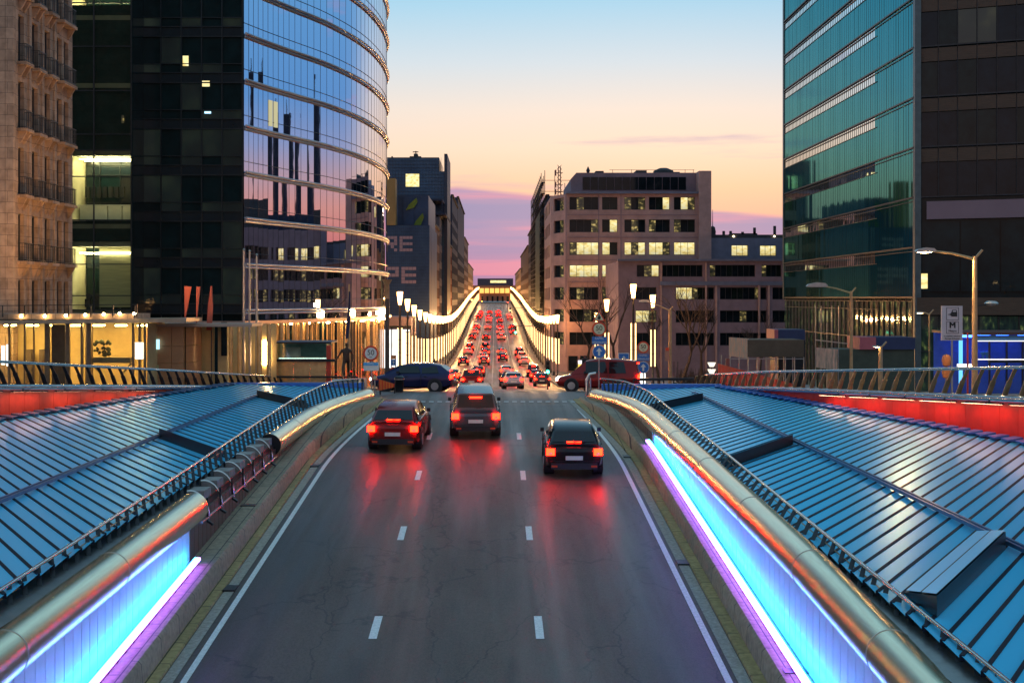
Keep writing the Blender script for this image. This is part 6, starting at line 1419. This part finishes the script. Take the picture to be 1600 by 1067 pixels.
# ------------------------------------------------------------------ cars
TYRE = mat('tyre', (.015, .015, .016), .8); RIM = mat('rim', (.45, .45, .47), .3, .9); CGL = mat('car_glass', (.008, .010, .013), .04)
PL = mat('number_plate', (.75, .72, .66), .5); BUMP = mat('bumper_plastic', (.02, .02, .022), .6)
PAINTS = [mat('car_paint_'+n, c, .18, .35, .05, 1) for n, c in (('grey', (.10, .105, .115)), ('black', (.012, .012, .015)), ('white', (.60, .60, .60)), ('red', (.24, .014, .012)), ('blue', (.014, .018, .075)), ('silver', (.38, .39, .41)))]
def make_car(hs=1.0, van=False):
    r = thing('car', 'car', 'car')
    st = [(-2.15, .66, .42, .80), (-2.10, .80, .30, .93), (-1.85, .87, .22, 1.0), (-1.2, .89, .2, .98), (0, .9, .2, .95), (1.0, .89, .2, .93), (1.6, .86, .22, .84), (2.0, .78, .28, .72), (2.13, .62, .40, .62)]
    sec = lambda w_, zb, zt: [(-w_*.82, zb), (-w_*.97, zb+.10), (-w_, zb+(zt-zb)*.45), (-w_*.985, zt-(zt-zb)*.22), (-w_*.93, zt-.03), (-w_*.80, zt), (w_*.80, zt), (w_*.93, zt-.03), (w_*.985, zt-(zt-zb)*.22), (w_, zb+(zt-zb)*.45), (w_*.97, zb+.10), (w_*.82, zb)]
    def loft(sts):
        mb = MB(); vs = []; k = 12
        for y, s_ in sts: vs += [(x, y, z) for x, z in s_]
        fs = [(i*k+j, i*k+(j+1) % k, (i+1)*k+(j+1) % k, (i+1)*k+j) for i in range(len(sts)-1) for j in range(k)]
        fs += [tuple(range(k)), tuple(len(vs)-1-i for i in range(k))]
        mb.add(vs, fs); return mb
    mb = loft([(y, sec(w_, zb, zt*(1.0))) for y, w_, zb, zt in st])
    zr = 1.46*hs
    cb = [(-2.02 if not van else -2.10, .80, .96, .74, 1.02), (-1.55 if not van else -2.02, .80, .96, .64, zr-.10), (-.95, .81, .95, .62, zr), (.1, .81, .93, .61, zr-.01), (.62, .80, .92, .60, zr-.12), (1.35, .76, .90, .70, .96)]
    vs = []
    for y, wb, zb, wt, zt in cb: vs += [(-wb, y, zb-.03), (-wt, y, zt-.05), (-wt+.08, y, zt), (wt-.08, y, zt), (wt, y, zt-.05), (wb, y, zb-.03)]
    fs = [(i*6+j, i*6+j+1, (i+1)*6+j+1, (i+1)*6+j) for i in range(len(cb)-1) for j in range(5)]+[(0, 1, 2, 3, 4, 5), tuple(len(vs)-1-i for i in range(6))]
    mb.add(vs, fs); body = mb.build('body', PAINTS[0], r, True)
    body.material_slots[0].link = 'OBJECT'; body.material_slots[0].material = PAINTS[0]
    def strip_(i0, i1, a, b_, t0, t1, off, nm):  # glass quad between stations on the roof/rear/front slope
        (y0, wb0, zb0, wt0, zt0), (y1, wb1, zb1, wt1, zt1) = cb[i0], cb[i1]; g = MB(); L_ = lambda u, v, t: u+(v-u)*t
        q0 = [L_(wt0, wt1, t)-.07 for t in (t0, t1)]; z_ = [L_(zt0, zt1, t) for t in (t0, t1)]; y_ = [L_(y0, y1, t) for t in (t0, t1)]
        n_ = Vector((0, z_[0]-z_[1], y_[1]-y_[0])).normalized()*off
        g.quad((-q0[0], y_[0]+n_.y, z_[0]+n_.z), (q0[0], y_[0]+n_.y, z_[0]+n_.z), (q0[1], y_[1]+n_.y, z_[1]+n_.z), (-q0[1], y_[1]+n_.y, z_[1]+n_.z)); return g.build(nm, CGL, r)
    strip_(0, 1, 0, 0, .14, .92, .012, 'rear_window'); strip_(4, 5, 0, 0, .06, .95, .012, 'windscreen')
    for s_ in (-1, 1):
        for (ya, yb) in ((-1.5, -.62), (-.54, .60)):
            g = MB(); zt = zr-.13; g.quad((s_*.815, ya, .99), (s_*.815, yb, .97), (s_*(.64), yb-.02 if yb > 0 else yb, zt), (s_*(.655), ya+.12, zt)); g.build('side_window', CGL, r)
        g = MB(); g.box(s_*.72-.13, s_*.72+.13, -2.19, -2.08, .70, .90); g.build('tail_lamp', TAIL, r)
        g = MB(); g.box(s_*.58-.14, s_*.58+.14, 2.05, 2.15, .58, .70); g.build('headlight', HEAD, r)
        g = MB(); g.box(s_*.92-.06, s_*.92+.06, .55, .68, .95, 1.07); g.build('mirror', BUMP, r)
        for y in (-1.32, 1.32):
            g = MB(); g.tube([(s_*.70, y, .32), (s_*.91, y, .32)], .32, 18); o = g.build('wheel', TYRE, r); g = MB(); g.tube([(s_*.905, y, .32), (s_*.922, y, .32)], .20, 12); g.build('rim', RIM, o)
    g = MB(); g.box(-.22, .22, -2.0 if not van else -2.13, -1.93 if not van else -2.06, zr-.25 if van else 1.06, zr-.21 if van else 1.09); g.build('brake_light', TAIL, r)
    g = MB(); g.box(-.74, .74, -2.165, -2.14, .505, .515); g.box(-.60, .60, -2.155, -2.10, .925, .932); g.box(-.60, -.594, -2.165, -2.14, .515, .70); g.box(.594, .60, -2.165, -2.14, .515, .70); g.build('boot_seam', BUMP, r)
    g = MB(); g.box(-.012, .012, -2.02, -1.99, 1.02, 1.10); g.bar((0, -2.0 if not van else -2.14, 1.08), (.36, -1.96 if not van else -2.10, 1.12), .02); g.build('rear_wiper', BUMP, r)
    for s_ in (-1, 1):
        g = MB(); g.box(s_*.72-.05, s_*.72+.05, -2.197, -2.19, .73, .78); g.build('reversing_lens', PL, r)
        g = MB(); g.box(s_*.60-.09, s_*.60+.09, -2.21, -2.20, .34, .40); g.build('reflector', SRED, r)
        g = MB(); g.box(s_*.905-.008, s_*.905+.008, -.60, -.585, .35, .94); g.box(s_*.905-.008, s_*.905+.008, .62, .635, .35, .92); g.box(s_*.90-.02, s_*.90+.02, -.90, -.74, .80, .83); g.box(s_*.90-.02, s_*.90+.02, .10, .26, .79, .82); g.build('door_trim', BUMP, r)
        for y in (-1.32, 1.32): g = MB(); g.tube([(s_*.60, y, .34), (s_*.895, y, .34)], .385, 18); g.build('wheel_arch', BUMP, r)
    g = MB(); g.box(-.70, .70, -2.20, -2.06, .28, .46); g.build('bumper', BUMP, r); g = MB(); g.box(-.26, .26, -2.20, -2.165, .56, .68); g.build('plate', PL, r)
    return r
hatch = make_car(1.0); suv = make_car(1.16, True)
used = {hatch: False, suv: False}
NM = ['grey', 'black', 'white', 'red', 'dark blue', 'silver']
def car(kind, x, d, rz, paint, label, group, z=None):
    zz_ = (S(d) if d < 70 else G(d)+.03)+.02 if z is None else z
    if not used[kind]: used[kind] = True; o = kind
    else: o = dup(kind, (0, 0, 0))
    o.location = (x, d, zz_); sl = (S(d+1.3)-S(d-1.3))/2.6 if d < 70 else (G(d+1.3)-G(d-1.3))/2.6
    o.rotation_euler = (math.atan(sl) if abs(rz) < .5 else 0, 0, rz); o['label'] = label; o['group'] = group
    for ch in o.children:
        if ch.name.split('.')[0] == 'body': ch.material_slots[0].link = 'OBJECT'; ch.material_slots[0].material = PAINTS[paint]
    return o
gA = 'cars leaving the ramp'
car(hatch, 2.45, 41.0, R(-1), 1, 'black hatchback climbing the right lane of the ramp, brake lamps on', gA)
car(suv, -.75, 47.5, R(2), 0, 'grey tall car at the head of the middle ramp lane', gA)
car(hatch, -3.3, 45.0, R(-3), 3, 'red hatchback at the head of the left ramp lane', gA)
car(hatch, -4.2, 66.3, R(80), 4, 'dark blue hatchback turning across the left of the junction', 'cars crossing the junction')
car(suv, 5.4, 67.0, R(82), 3, 'red tall car crossing the junction towards the right tube end', 'cars crossing the junction')
lanes = [-5.3, -2.0, 1.5, 5.0]; rr = random.Random(12)
rowsd = [(112, (1, 2), 'nearest pair past the junction'), (140, (0, 1, 2, 3), 'first full row of the queue'), (172, (1, 2, 3), 'second row of the queue'), (214, (0, 1, 3), 'third row of the queue'),
         (252, (0, 1, 2, 3), 'fourth row of the queue'), (271, (0, 1), 'pair behind the fourth row'), (309, (0, 1, 2), 'fifth row of the queue'), (357, (0, 1, 2, 3), 'sixth row of the queue'), (395, (1, 2), 'seventh row up the hill'), (440, (0, 2, 3), 'eighth row up the hill'), (126, (0, 2), 'staggered pair before the first full row'), (156, (0, 3), 'outer pair between the first and second rows'), (232, (1, 2, 3), 'trio before the fourth row'), (333, (0, 2, 3), 'trio before the sixth row'), (418, (0, 1, 3), 'trio up the hill'), (470, (0, 1, 2), 'last row up the hill')]
LN = ['far left lane', 'left centre lane', 'right centre lane', 'far right lane']
for d, ls, nm in rowsd:
    for l in ls:
        p = rr.randrange(6); kd = suv if rr.random() < .35 else hatch
        car(kd, lanes[l]+rr.uniform(-.25, .25), d+rr.uniform(-2, 2), R(rr.uniform(-2, 2)), p, f"{NM[p]} {'tall car' if kd is suv else 'hatchback'} in the {LN[l]}, {nm}", 'cars queuing up the street')
